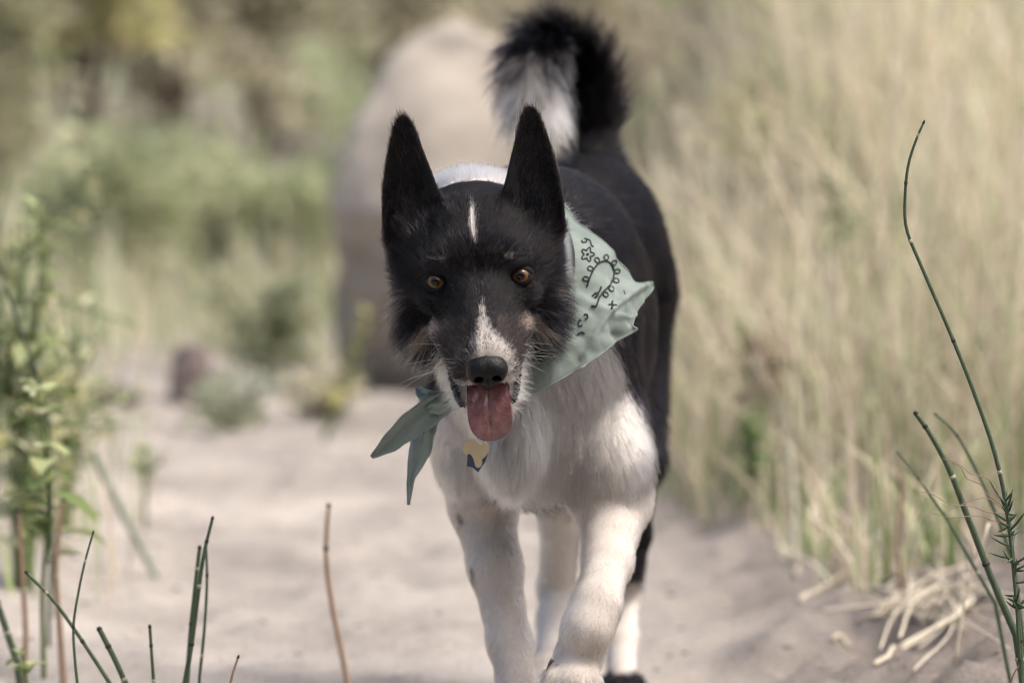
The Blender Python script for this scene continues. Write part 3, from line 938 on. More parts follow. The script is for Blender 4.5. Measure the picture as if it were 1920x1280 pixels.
b.inputs['Specular IOR Level'].default_value = 0.22
tc = nt.nodes.new('ShaderNodeTexCoord'); vo = nt.nodes.new('ShaderNodeTexVoronoi'); vo.inputs['Scale'].default_value = 750
bp = nt.nodes.new('ShaderNodeBump'); bp.inputs['Strength'].default_value = 0.55; bp.inputs['Distance'].default_value = 0.0006
nt.links.new(tc.outputs['Object'], vo.inputs['Vector']); nt.links.new(vo.outputs['Distance'], bp.inputs['Height'])
nt.links.new(bp.outputs[0], b.inputs['Normal'])
dog_part('nose', NVt, NQ, m)

# tongue
tp = spline([(1.0, -5.2), (4.3, -5.6), (6.5, -6.3), (7.7, -7.0), (8.5, -8.0), (9.05, -9.2), (9.2, -10.35)], 44)
tt_ = np.linspace(0, 1, 44)
hwid = np.interp(tt_, [0, 0.3, 0.55, 0.8], [1.5, 1.75, 1.85, 1.95]) * np.sqrt(np.clip(1 - (np.clip(tt_ - 0.62, 0, 1) / 0.382) ** 2.3, 0.004, 1))
tg = np.gradient(tp, axis=0); tg /= np.linalg.norm(tg, axis=1)[:, None]
nrm2 = np.stack([-tg[:, 1], tg[:, 0]], 1)
nrm2 = np.where(nrm2[:, :1] < 0, -nrm2, nrm2)       # pointing forward and up
NWd = 25
top, bot = [], []
for i in range(44):
    for k in range(NWd):
        w_ = -1 + 2 * k / (NWd - 1)
        bulge = 0.30 * (1 - w_ * w_) ** 0.5
        gw_ = w_ - 0.05 * math.sin(i * 0.17)
        fold = -0.26 * math.exp(-(gw_ / 0.08) ** 2) * min(1, (44 - i) / 12) + 0.42 * abs(w_) ** 2.2 * hwid[i] / 1.95 + 0.05 * math.sin(w_ * 9 + i * 0.4)
        x_ = w_ * hwid[i] + 0.12
        for lst, sg in ((top, 1), (bot, -1)):
            h_ = (bulge * (0.75 if sg > 0 else 0.9) * sg) + (fold if sg > 0 else 0.42 * abs(w_) ** 2.2 * hwid[i] / 1.95)
            h_ += 0.04 * math.sin(i * 0.55 + w_ * 3)
            lst.append(H(x_, tp[i, 0] + nrm2[i, 0] * h_, tp[i, 1] + nrm2[i, 1] * h_))
TV = np.array(top + bot)
f1 = grid_faces(44, NWd); f2 = f1[:, ::-1] + 44 * NWd
TF = [tuple(int(z_) for z_ in f_) for f_ in np.vstack([f1, f2])]
for i in range(43):
    for k, fl_ in ((0, True), (NWd - 1, False)):
        a_, b_ = i * NWd + k, (i + 1) * NWd + k
        TF.append((a_, b_, b_ + 44 * NWd, a_ + 44 * NWd) if fl_ else (b_, a_, a_ + 44 * NWd, b_ + 44 * NWd))
for k in range(NWd - 1):
    a_ = 43 * NWd + k
    TF.append((a_, a_ + 44 * NWd, a_ + 1 + 44 * NWd, a_ + 1))
m, nt, b = new_mat('tongue')
b.inputs['Roughness'].default_value = 0.34
b.inputs['Coat Weight'].default_value = 0.5
b.inputs['Coat Roughness'].default_value = 0.15
b.inputs['Subsurface Weight'].default_value = 0.12
b.inputs['Subsurface Radius'].default_value = (0.004, 0.0012, 0.0008)
tc = nt.nodes.new('ShaderNodeTexCoord')
nz = nt.nodes.new('ShaderNodeTexNoise'); nz.inputs['Scale'].default_value = 160; nz.inputs['Detail'].default_value = 6
nt.links.new(tc.outputs['Object'], nz.inputs['Vector'])
rp = nt.nodes.new('ShaderNodeValToRGB')
rp.color_ramp.elements[0].position = 0.3; rp.color_ramp.elements[0].color = (0.115, 0.038, 0.042, 1)
rp.color_ramp.elements[1].position = 0.72; rp.color_ramp.elements[1].color = (0.215, 0.10, 0.106, 1)
nt.links.new(nz.outputs['Fac'], rp.inputs[0]); nt.links.new(rp.outputs[0], b.inputs['Base Color'])
vo = nt.nodes.new('ShaderNodeTexVoronoi'); vo.inputs['Scale'].default_value = 520
nt.links.new(tc.outputs['Object'], vo.inputs['Vector'])
bp = nt.nodes.new('ShaderNodeBump'); bp.inputs['Strength'].default_value = 0.6; bp.inputs['Distance'].default_value = 0.0008
nt.links.new(vo.outputs['Distance'], bp.inputs['Height']); nt.links.new(bp.outputs[0], b.inputs['Normal'])
dog_part('tongue', TV, TF, m)

# dark, knobbly edge of the lower lip on both sides of the tongue
LIP = simple_mat('lip_skin', (0.010, 0.008, 0.009), rough=0.6, noise_scale=500, bump=0.4, spec=0.25)
for s in (-1, 1):
    lp = spline(np.array([(3.0, 1.2, -5.6), (2.9, 2.6, -6.7), (2.75, 3.9, -7.65), (2.4, 5.2, -8.6), (1.9, 5.9, -9.05)]) * np.array([s, 1, 1]), 60)
    rr_ = np.array([(0.22 + 0.12 * abs(math.sin(i * 0.62 + 0.8 * math.sin(i * 0.3)))) * min(1, (60 - i) / 8) for i in range(60)]) / 100
    V_, F_ = tube([H(*a_) for a_ in lp], rr_ + 0.0002, 10)
    dog_part('lip', V_, F_, LIP)

# whiskers
WH = []
wr_ = random.Random(3)
for s in (-1, 1):
    for i in range(10):
        f0 = wr_.uniform(4.6, 8.0); u0 = wr_.uniform(-4.9, -3.3)
        base = np.array([s * (2.2 + 0.16 * (8 - f0)), f0, u0])
        L_ = wr_.uniform(2.2, 5.0)
        d_ = nrm([s * wr_.uniform(0.75, 1.1), wr_.uniform(-0.5, 0.1), wr_.uniform(-0.35, 0.15)])
        bend = np.array([s * 0.1, -0.5, -0.75]) * wr_.uniform(0.35, 0.8)
        WH.append([H(*(base + d_ * L_ * t + bend * L_ * t * t)) for t in np.linspace(0, 1, 7)])
    for i in range(3):
        base = np.array([s * (2.4 + 0.4 * i), -0.6, 1.75]); d_ = nrm([s * 0.5, 0.7, 0.5])
        WH.append([H(*(base + d_ * 1.6 * t + np.array([s * 0.3, -0.4, 0.1]) * t * t)) for t in np.linspace(0, 1, 7)])
WH = np.array(WH)
hair_object('whiskers', WH, np.full(len(WH), 0.00015), np.tile(np.array([0.7, 0.66, 0.6]), (len(WH), 1)), FUR, dog)

# claws on the forepaws
CLAW = simple_mat('claw', (0.03, 0.026, 0.025), rough=0.35)
def claw(base, direction, length=0.012, r=0.0028):
    d_ = nrm(direction)
    path = [base + d_ * length * t + np.array([0, 0, -0.35 * length * t * t]) for t in np.linspace(0, 1, 6)]
    V_, F_ = tube(path, np.interp(np.linspace(0, 1, 6), [0, 0.5, 1], [r, r * 0.75, r * 0.12]), 8)
    dog_part('claw', V_, F_, CLAW)
claw(W(1036, 1236, 3.348), [-0.55, -0.4, -0.6], 0.009, 0.0020)
for dx in (-0.6, -0.2, 0.2, 0.6):
    claw(W(1066, 1316, 3.332) + np.array([dx * 0.036, 0, 0.008 * abs(dx)]), [0, -0.5, -0.85])
    claw(W(985, 1488, 3.415) + np.array([dx * 0.03, 0, 0.002]), [0, -0.9, -0.4])

# ------------------------------------------------------------------ bandana
m, nt, b = new_mat('bandana_cotton')
b.inputs['Roughness'].default_value = 0.9
b.inputs['Sheen Weight'].default_value = 0.15
tc = nt.nodes.new('ShaderNodeTexCoord')
nz = nt.nodes.new('ShaderNodeTexNoise'); nz.inputs['Scale'].default_value = 40; nz.inputs['Detail'].default_value = 8
nt.links.new(tc.outputs['Object'], nz.inputs['Vector'])
rp = nt.nodes.new('ShaderNodeValToRGB')
rp.color_ramp.elements[0].position = 0.3; rp.color_ramp.elements[0].color = (0.20, 0.252, 0.232, 1)
rp.color_ramp.elements[1].position = 0.75; rp.color_ramp.elements[1].color = (0.315, 0.372, 0.348, 1)
nt.links.new(nz.outputs['Fac'], rp.inputs[0]); nt.links.new(rp.outputs[0], b.inputs['Base Color'])
wv = nt.nodes.new('ShaderNodeTexNoise'); wv.inputs['Scale'].default_value = 160; wv.inputs['Detail'].default_value = 9
nt.links.new(tc.outputs['Object'], wv.inputs['Vector'])
bp = nt.nodes.new('ShaderNodeBump'); bp.inputs['Strength'].default_value = 0.5; bp.inputs['Distance'].default_value = 0.0015
nt.links.new(wv.outputs['Fac'], bp.inputs['Height']); nt.links.new(bp.outputs[0], b.inputs['Normal'])
tr = nt.nodes.new('ShaderNodeBsdfTranslucent'); tr.inputs['Color'].default_value = (0.40, 0.50, 0.45, 1)
mxs = nt.nodes.new('ShaderNodeMixShader'); mxs.inputs[0].default_value = 0.28
nt.links.new(b.outputs[0], mxs.inputs[1]); nt.links.new(tr.outputs[0], mxs.inputs[2])
nt.links.new(mxs.outputs[0], nt.nodes['Material Output'].inputs['Surface'])
BAND = m
PRINT = simple_mat('bandana_print', (0.012, 0.018, 0.02), rough=0.9)
BL = np.array([0.0, 3.38, 0.40])
bandana = empty('bandana', BL)
tag(bandana, 'sage green paisley bandana tied round the neck of the dog', 'bandana')
def band_part(name, V_, F_, mat=BAND, thick=0.0007, parent=None):
    o = mesh_from(name, np.asarray(V_) - BL, F_, mat, parent or bandana)
    if thick:
        md = o.modifiers.new('thickness', 'SOLIDIFY'); md.thickness = thick; md.offset = 0
    return o
neck_cloth = band_part('neck_cloth', SHEET.reshape(-1, 3), grid_faces(NV, NU))
# hem stitched along the outer edges
for nm, line in (('hem', SHEET[0, 30:]), ('hem', SHEET[-1, 24:]), ('hem', SHEET[:, -1])):
    V_, F_ = tube(line + np.array([0, -0.0003, 0]), 0.0009, 6)
    band_part(nm, V_, F_, thick=0, parent=neck_cloth)
# knot and its two loose ends
def leaf_strip(path, widths, roll, fold, n=34, k=13, twist=0.0):
    P_ = spline(path, n); T = nrm(np.gradient(P_, axis=0))
    wd = np.interp(np.linspace(0, 1, n), np.linspace(0, 1, len(widths)), widths)
    ref = nrm(np.array([0, -1.0, 0.15]))
    V_ = []
    for i in range(n):
        sd = nrm(np.cross(T[i], ref)); up = np.cross(sd, T[i])
        a_ = roll + twist * i / n
        sd2 = sd * math.cos(a_) + up * math.sin(a_); up2 = -sd * math.sin(a_) + up * math.cos(a_)
        for j_ in range(k):
            w_ = -1 + 2 * j_ / (k - 1)
            hgt = fold * (abs(w_) ** 1.3) * wd[i] + 0.0012 * math.sin(w_ * 7 + i * 0.25) * min(1, 4 * wd[i] / 0.02) + 0.0006 * math.sin(i * 0.9 + w_ * 2)
            V_.append(P_[i] + sd2 * w_ * wd[i] + up2 * hgt)
    return np.array(V_), grid_faces(n, k)
V_, F_ = leaf_strip([W(842, 748, 3.338), W(805, 765, 3.325), W(765, 795, 3.318), W(728, 828, 3.315), W(696, 856, 3.318)], [0.009, 0.0125, 0.0125, 0.009, 0.0015], 0.5, 0.55)
band_part('loose_end', V_, F_)
V_, F_ = leaf_strip([W(818, 762, 3.335), W(795, 800, 3.33), W(783, 845, 3.328), W(770, 895, 3.326), W(766, 946, 3.326)], [0.006, 0.0105, 0.0105, 0.0035, 0.0013], -0.5, -0.5, twist=0.4)
hanging_end = band_part('loose_end', V_, F_)
V_, F_ = leaf_strip([W(838, 750, 3.345), W(810, 745, 3.335), W(792, 738, 3.34), W(785, 728, 3.352)], [0.008, 0.007, 0.005, 0.002], 0.2, 0.6)
band_part('loose_end', V_, F_)
bm = bmesh.new(); bmesh.ops.create_icosphere(bm, subdivisions=4, radius=1)
kv = np.array([v_.co[:] for v_ in bm.verts]); kf = [tuple(v_.index for v_ in f_.verts) for f_ in bm.faces]; bm.free()
kdir = nrm(W(842, 748, 3.335) - W(800, 768, 3.325))
kup = np.array([0, -0.3, 0.95]); kup = nrm(kup - kdir * (kup @ kdir)); ksd = np.cross(kdir, kup)
kr = 1 + 0.16 * np.sin(5 * np.arctan2(kv[:, 2], kv[:, 1]) + 4 * kv[:, 0]) + 0.08 * vnoise(kv, 3, 4)
KV = W(822, 757, 3.327) + (kv[:, :1] * kdir * 0.012 + kv[:, 1:2] * ksd * 0.0085 + kv[:, 2:] * kup * 0.0085) * kr[:, None]
band_part('knot', KV, kf, thick=0)

# printed motifs, laid on the cloth in the sheet's own coordinates
fs = SHEET.reshape(-1, 3); fsn = SN.reshape(-1, 3); fpx = project(fs)
def on_cloth(px, py):
    px = np.asarray(px, float); py = np.asarray(py, float)
    d2 = (fpx[None, :, 0] - px[:, None]) ** 2 + (fpx[None, :, 1] - py[:, None]) ** 2
    k_ = np.argsort(d2, axis=1)[:, :4]
    wt = 1 / (np.take_along_axis(d2, k_, 1) + 0.5); wt /= wt.sum(1, keepdims=True)
    dep = (fs[k_][..., 1] * wt).sum(1)
    nn = nrm((fsn[k_] * wt[..., None]).sum(1))
    return np.array([W(a_, b_, c_) for a_, b_, c_ in zip(px, py, dep)]) + nn * 0.0009
def motif(name, lines, r=0.0007):
    allV, allF = [], []
    for ln_ in lines:
        ln_ = np.asarray(ln_, float)
        n_ = max(8, int(np.abs(np.diff(ln_, axis=0)).sum() / 3))
        t_ = np.linspace(0, 1, n_); s_ = np.linspace(0, 1, len(ln_))
        p3 = on_cloth(np.interp(t_, s_, ln_[:, 0]), np.interp(t_, s_, ln_[:, 1]))
        V_, F_ = tube(p3, r, 5)
        o_ = sum(len(v_) for v_ in allV)
        allV.append(V_); allF += [tuple(i_ + o_ for i_ in f_) for f_ in F_]
    return band_part(name, np.vstack(allV), allF, PRINT, 0, neck_cloth)
def ring_px(cx_, cy_, rx, ry=None, a0=0, a1=360, n_=20, rot=0):
    ry = ry or rx; a_ = np.radians(np.linspace(a0, a1, n_)); r_ = math.radians(rot)
    x_, y_ = rx * np.cos(a_), ry * np.sin(a_)
    return np.stack([cx_ + x_ * math.cos(r_) - y_ * math.sin(r_), cy_ + x_ * math.sin(r_) + y_ * math.cos(r_)], 1)
a_ = np.linspace(0, 2 * math.pi, 60)
rr = 9.5 + 3.2 * np.cos(5 * a_)
motif('printed_flower', [np.stack([1101 + rr * np.cos(a_), 478 + rr * 1.1 * np.sin(a_)], 1), ring_px(1101, 478, 1.6)])
motif('printed_curl', [[(1090, 452), (1092, 456), (1098, 455), (1100, 449), (1095, 448)], [(1100, 449), (1106, 452), (1108, 462), (1112, 463)]])
tear = spline([(1100, 538), (1108, 515), (1120, 496), (1135, 490), (1147, 500), (1150, 517), (1143, 534), (1130, 548), (1122, 560)], 60)
motif('printed_paisley', [tear, [(1122, 560), (1117, 575), (1108, 574)], [(1110, 556), (1116, 549), (1121, 553), (1114, 560), (1124, 545), (1126, 538)]], 0.0009)
loops = []
for i_ in range(4, 56, 6):
    p_ = tear[i_]; tn = tear[min(i_ + 1, 59)] - tear[i_ - 1]; tn /= np.linalg.norm(tn)
    ou = np.array([tn[1], -tn[0]])
    c_ = p_ + ou * 6.5
    loops.append(ring_px(c_[0], c_[1], 4.2, 5.2, n_=14, rot=math.degrees(math.atan2(ou[1], ou[0])) - 90))
motif('printed_scallops', loops, 0.00065)
motif('printed_curl', [ring_px(1088, 606, 4, 6, 20, 300, 14), ring_px(1098, 594, 3.5, 5, 200, 480, 14), [(1082, 628), (1090, 622), (1096, 626)]], 0.0007)
motif('printed_star', [[(1140, 572), (1154, 573)], [(1147, 565), (1146, 580)], [(1144, 570), (1149, 575)]], 0.0010)
motif('printed_mark', [[(1168, 545), (1171, 553)]], 0.0005)
# motif on the hanging end
ev_pts = []
def free_motif(lines, y_, r=0.0006):
    allV, allF = [], []
    for ln_ in lines:
        p3 = np.array([W(a_, b_, y_) for a_, b_ in ln_])
        V_, F_ = tube(p3, r, 5); o_ = sum(len(v_) for v_ in allV)
        allV.append(V_); allF += [tuple(i_ + o_ for i_ in f_) for f_ in F_]
    band_part('printed_flower', np.vstack(allV), allF, PRINT, 0, hanging_end)
free_motif([ring_px(790 + 8 * math.cos(t_), 797 + 11 * math.sin(t_), 2.2, 5, n_=12, rot=math.degrees(t_) - 90) for t_ in np.radians([20, 70, 110, 160])], 3.3235)

# ------------------------------------------------------------------ tags hanging from the collar
GOLD = simple_mat('brass', (0.47, 0.41, 0.29), rough=0.34, noise_scale=300, noise_amt=0.12); GOLD.node_tree.nodes['Principled BSDF'].inputs['Metallic'].default_value = 0.85
BLUE = simple_mat('blue_enamel', (0.02, 0.042, 0.095), rough=0.35, noise_scale=200, noise_amt=0.2)
STEEL = simple_mat('steel', (0.55, 0.54, 0.52), rough=0.25); STEEL.node_tree.nodes['Principled BSDF'].inputs['Metallic'].default_value = 1.0
def plate(name, outline, y_, mat, parent=None, thick=0.0014, tilt=0.0, label=None):
    pts_ = np.array([W(a_, b_, y_) for a_, b_ in outline])
    cen_ = pts_.mean(0)
    loc = cen_
    bm = bmesh.new()
    vs = [bm.verts.new(p_ - loc) for p_ in pts_]
    f_ = bm.faces.new(vs)
    ex_ = bmesh.ops.extrude_face_region(bm, geom=[f_])
    bmesh.ops.translate(bm, vec=(0, thick, 0), verts=[g_ for g_ in ex_['geom'] if isinstance(g_, bmesh.types.BMVert)])
    bmesh.ops.recalc_face_normals(bm, faces=bm.faces)
    me = bpy.data.meshes.new(name); bm.to_mesh(me); bm.free()
    me.materials.append(mat)
    o = link(name, me, parent); o.location = loc
    o.rotation_euler = (0.12, 0, tilt)
    md = o.modifiers.new('edge', 'BEVEL'); md.width = 0.0003; md.segments = 2; md.limit_method = 'ANGLE'
    return o
bone = spline([(874, 826), (868, 834), (868, 846), (875, 852), (880, 850), (887, 858), (890, 868), (893, 876), (901, 876), (905, 868), (904, 862), (911, 855), (917, 845), (916, 833), (909, 828), (902, 832), (893, 824), (884, 822)], 60)
gt = plate('bone_tag', bone, 3.325, GOLD, tilt=0.15)
tag(gt, 'gold bone-shaped tag hanging on the white chest below the tongue', 'pet tag')
bt = plate('blue_tag', [(877, 850), (889, 846), (904, 852), (916, 848), (911, 864), (904, 874), (896, 886), (885, 876), (875, 874)], 3.3285, BLUE, tilt=-0.1)
tag(bt, 'small dark blue pointed tag behind the gold bone-shaped tag', 'pet tag')
rp_ = np.array([W(902 + 7 * math.cos(t_), 824 + 8 * math.sin(t_), 3.3265 + 0.0006 * math.sin(2 * t_)) for t_ in np.linspace(0, 2 * math.pi, 25)])
V_, F_ = tube(rp_, 0.0006, 6)
ro = mesh_from('split_ring', V_, F_, STEEL); 
ro.data.transform(Matrix.Translation(-Vector(gt.location))); ro.parent = gt
ro.matrix_parent_inverse = Matrix.Identity(4)
# ------------------------------------------------------------------ ground: one sheet, banked on both sides of the sandy path
def ground_z(x, y):
    x = np.asarray(x, float); y = np.asarray(y, float)
    p = np.stack([x, y, np.zeros_like(x)], -1)
    right = 0.11 * sstep(0.08, 0.60, x - 0.05 * np.clip(y - 3.4, 0, 2)) * np.interp(y, [2.5, 3.4, 5.0, 9], [1, 1, 0.75, 0.3])
    left = 0.06 * sstep(0.30, 0.75, -x - 0.06 * np.clip(y - 3.5, 0, 20)) * np.interp(y, [3, 5, 12], [1, 1, 0.3])
    hill = np.clip(y - 17, 0, 400) ** 1.35 * 0.055
    hill = hill + np.clip(y - 5.7, 0, 5) * 0.27 * sstep(0.22, 0.75, x - 0.03 * (y - 5.7)) + np.clip(y - 11.5, 0, 7) * 0.07 * sstep(0.6, 1.6, -x)
    near = np.interp(y, [2, 14, 30], [1, 0.8, 0])
    prints = np.clip(vnoise(p, 9.5, 75) + 0.5 * vnoise(p, 21, 76) - 0.15, 0, 1)
    bump = 0.013 * vnoise(p, 3.1, 71) + 0.012 * vnoise(p, 8.3, 72) + 0.008 * vnoise(p, 19, 73) + 0.004 * vnoise(p, 47, 74) + 0.002 * vnoise(p, 75, 77) - 0.022 * prints
    z = right + left + hill + bump * near * (1.15 + 0.8 * sstep(0.1, 0.4, x))
    dogspot = np.exp(-(((x - 0.03) / 0.16) ** 2 + ((y - 3.7) / 0.5) ** 2))
    return z * (1 - dogspot) - 0.002 * dogspot
def nonuni(lo, mid_lo, mid_hi, hi, step, grow=1.18):
    a = list(np.arange(mid_lo, mid_hi, step))
    d = step
    while a[-1] < hi: d *= grow; a.append(a[-1] + d)
    d = step
    while a[0] > lo: d *= grow; a.insert(0, a[0] - d)
    return np.array(a)
gxs = nonuni(-300, -1.3, 1.3, 300, 0.013)
gys = nonuni(-60, 2.6, 8.5, 600, 0.016)
GX, GY = np.meshgrid(gxs, gys)
GV = np.stack([GX, GY, ground_z(GX, GY)], -1).reshape(-1, 3)
m, nt, b = new_mat('sandy_soil')
b.inputs['Roughness'].default_value = 0.95; b.inputs['Specular IOR Level'].default_value = 0.15
tc = nt.nodes.new('ShaderNodeTexCoord')
n1 = nt.nodes.new('ShaderNodeTexNoise'); n1.inputs['Scale'].default_value = 2.2; n1.inputs['Detail'].default_value = 8; n1.inputs['Roughness'].default_value = 0.65
n2 = nt.nodes.new('ShaderNodeTexNoise'); n2.inputs['Scale'].default_value = 260; n2.inputs['Detail'].default_value = 6
nt.links.new(tc.outputs['Object'], n1.inputs['Vector']); nt.links.new(tc.outputs['Object'], n2.inputs['Vector'])
r1 = nt.nodes.new('ShaderNodeValToRGB')
r1.color_ramp.elements[0].position = 0.32; r1.color_ramp.elements[0].color = (0.235, 0.217, 0.20, 1)
r1.color_ramp.elements[1].position = 0.68; r1.color_ramp.elements[1].color = (0.455, 0.424, 0.388, 1)
r2 = nt.nodes.new('ShaderNodeValToRGB')
r2.color_ramp.elements[0].position = 0.35; r2.color_ramp.elements[0].color = (0.6, 0.58, 0.57, 1)
r2.color_ramp.elements[1].position = 0.6; r2.color_ramp.elements[1].color = (1.05, 1.04, 1.03, 1)
nt.links.new(n1.outputs['Fac'], r1.inputs[0]); nt.links.new(n2.outputs['Fac'], r2.inputs[0])
mu = nt.nodes.new('ShaderNodeMix'); mu.data_type = 'RGBA'; mu.blend_type = 'MULTIPLY'; mu.inputs['Factor'].default_value = 0.8
nt.links.new(r1.outputs[0], mu.inputs['A']); nt.links.new(r2.outputs[0], mu.inputs['B'])
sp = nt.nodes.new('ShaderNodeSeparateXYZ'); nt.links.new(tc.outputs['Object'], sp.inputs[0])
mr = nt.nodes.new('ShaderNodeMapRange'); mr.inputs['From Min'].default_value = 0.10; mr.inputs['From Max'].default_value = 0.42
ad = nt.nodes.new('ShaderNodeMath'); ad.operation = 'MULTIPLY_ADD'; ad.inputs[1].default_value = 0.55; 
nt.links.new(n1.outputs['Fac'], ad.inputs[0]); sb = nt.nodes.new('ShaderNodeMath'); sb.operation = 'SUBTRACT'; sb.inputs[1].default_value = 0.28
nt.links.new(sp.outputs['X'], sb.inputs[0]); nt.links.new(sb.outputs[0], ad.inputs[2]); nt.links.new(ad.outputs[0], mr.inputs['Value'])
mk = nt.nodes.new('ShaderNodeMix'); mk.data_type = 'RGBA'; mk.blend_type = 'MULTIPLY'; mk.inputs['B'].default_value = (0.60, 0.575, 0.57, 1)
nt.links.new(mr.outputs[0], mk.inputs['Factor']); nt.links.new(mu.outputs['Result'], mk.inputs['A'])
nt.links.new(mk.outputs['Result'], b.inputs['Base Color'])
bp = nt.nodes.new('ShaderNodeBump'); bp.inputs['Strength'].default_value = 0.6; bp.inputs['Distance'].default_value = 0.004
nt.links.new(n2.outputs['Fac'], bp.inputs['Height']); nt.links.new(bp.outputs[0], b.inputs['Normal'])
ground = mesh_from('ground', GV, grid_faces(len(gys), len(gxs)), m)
ground['kind'] = 'structure'

# ------------------------------------------------------------------ boulder on the far side of the path
bm = bmesh.new(); bmesh.ops.create_icosphere(bm, subdivisions=6, radius=1)
rv = np.array([v_.co[:] for v_ in bm.verts]); rf = np.array([[v_.index for v_ in f_.verts] for f_ in bm.faces]); bm.free()
RY = 8.6
prof_rows = np.array([40, 70, 120, 190, 300, 400, 480, 620, 760, 860])
prof_l = np.array([800, 745, 705, 672, 640, 612, 604, 612, 622, 640])     # outline of the visible flank
zr = np.array([W(0, r_, RY)[2] for r_ in prof_rows])
hl = (855 - prof_l) / FPX * RY
zt, zb_ = zr[0] + 0.012, -0.15
zz = (zt + zb_) / 2 + rv[:, 2] * (zt - zb_) / 2
hw_ = np.interp(zz, zr[::-1], hl[::-1])
capz = np.sqrt(np.clip(1 - rv[:, 2] ** 2, 0, 1)) + 1e-6
flat = rv[:, :2] / capz[:, None]
cap = np.clip(capz * 1.9, 0, 1)
ww = hw_ * cap
sq = np.abs(flat) ** 0.75 * np.sign(flat)
RV = np.stack([sq[:, 0] * ww * np.where(flat[:, 0] > 0, 0.95, 1.0), sq[:, 1] * ww * 1.2, zz], 1)
RV += rv * (0.045 * vnoise(RV, 3.2, 81) + 0.026 * vnoise(RV, 8, 82) + 0.006 * vnoise(RV, 24, 83))[:, None]
zc_ = np.interp(400, prof_rows, zr)
RV[:, 1] += np.where(RV[:, 2] > zc_, 0.55 * (RV[:, 2] - zc_), 0.62 * (zc_ - RV[:, 2]))
rock_x = (855 - 960) / FPX * RY
m = simple_mat('boulder_stone', (0.29, 0.262, 0.225), rough=0.95, noise_scale=6.5, noise_amt=0.8, bump=0.6, spec=0.2)
RV[:, 0] *= (RY + 0.25 + RV[:, 1]) / RY * 1.03
rock = mesh_from('boulder', RV, rf, m); rock.location = (rock_x, RY + 0.25, 0)
tag(rock, 'tall pale grey boulder beside the path behind the head of the dog', 'boulder')

# ------------------------------------------------------------------ vegetation builders
def tint_mat(name, rough=0.7, translucent=0.35):
    m, nt, b = new_mat(name)
    a = nt.nodes.new('ShaderNodeAttribute'); a.attribute_name = 'tint'
    b.inputs['Roughness'].default_value = rough; b.inputs['Specular IOR Level'].default_value = 0.3
    nt.links.new(a.outputs['Color'], b.inputs['Base Color'])
    tr = nt.nodes.new('ShaderNodeBsdfTranslucent'); nt.links.new(a.outputs['Color'], tr.inputs['Color'])
    mx = nt.nodes.new('ShaderNodeMixShader'); mx.inputs[0].default_value = translucent
    nt.links.new(b.outputs[0], mx.inputs[1]); nt.links.new(tr.outputs[0], mx.inputs[2])
    nt.links.new(mx.outputs[0], nt.nodes['Material Output'].inputs['Surface'])
    return m
LEAF = tint_mat('leaf'); GRASS = tint_mat('grass_blade', translucent=0.4)
STEM = simple_mat('woody_stem', (0.13, 0.10, 0.075), rough=0.85, noise_scale=60)
GREEN_STEM = simple_mat('green_stem', (0.10, 0.14, 0.05), rough=0.6, noise_scale=80)
def set_tint(o, cols):
    ca = o.data.color_attributes.new('tint', 'FLOAT_COLOR', 'POINT')
    ca.data.foreach_set('color', np.concatenate([cols, np.ones((len(cols), 1))], 1).astype(np.float32).ravel())
def leaves_mesh(centers, dirs, size, aspect, cols, rng, droop=0.25):
    """one folded lance-shaped leaf of six vertices per centre"""
    n = len(centers)
    d = nrm(dirs)
    r = nrm(np.cross(d, rng.normal(size=(n, 3)))); u = np.cross(r, d)
    L = size * (0.6 + 0.8 * rng.random(n)); Wd = L * aspect
    def pt(t, s, h): return centers + d * (L * t)[:, None] + r * (Wd * s)[:, None] + u * (L * h)[:, None]
    V_ = np.stack([pt(0, 0, 0), pt(0.4, 0.5, 0.05), pt(0.4, -0.5, 0.05), pt(0.45, 0, -0.03), pt(1.0, 0, -droop)], 1).reshape(-1, 3)
    b_ = np.arange(n)[:, None] * 5
    F_ = np.concatenate([b_ + np.array([0, 1, 3]), b_ + np.array([0, 3, 2]), b_ + np.array([1, 4, 3]), b_ + np.array([3, 4, 2])])
    return V_, F_, np.repeat(cols, 5, axis=0)
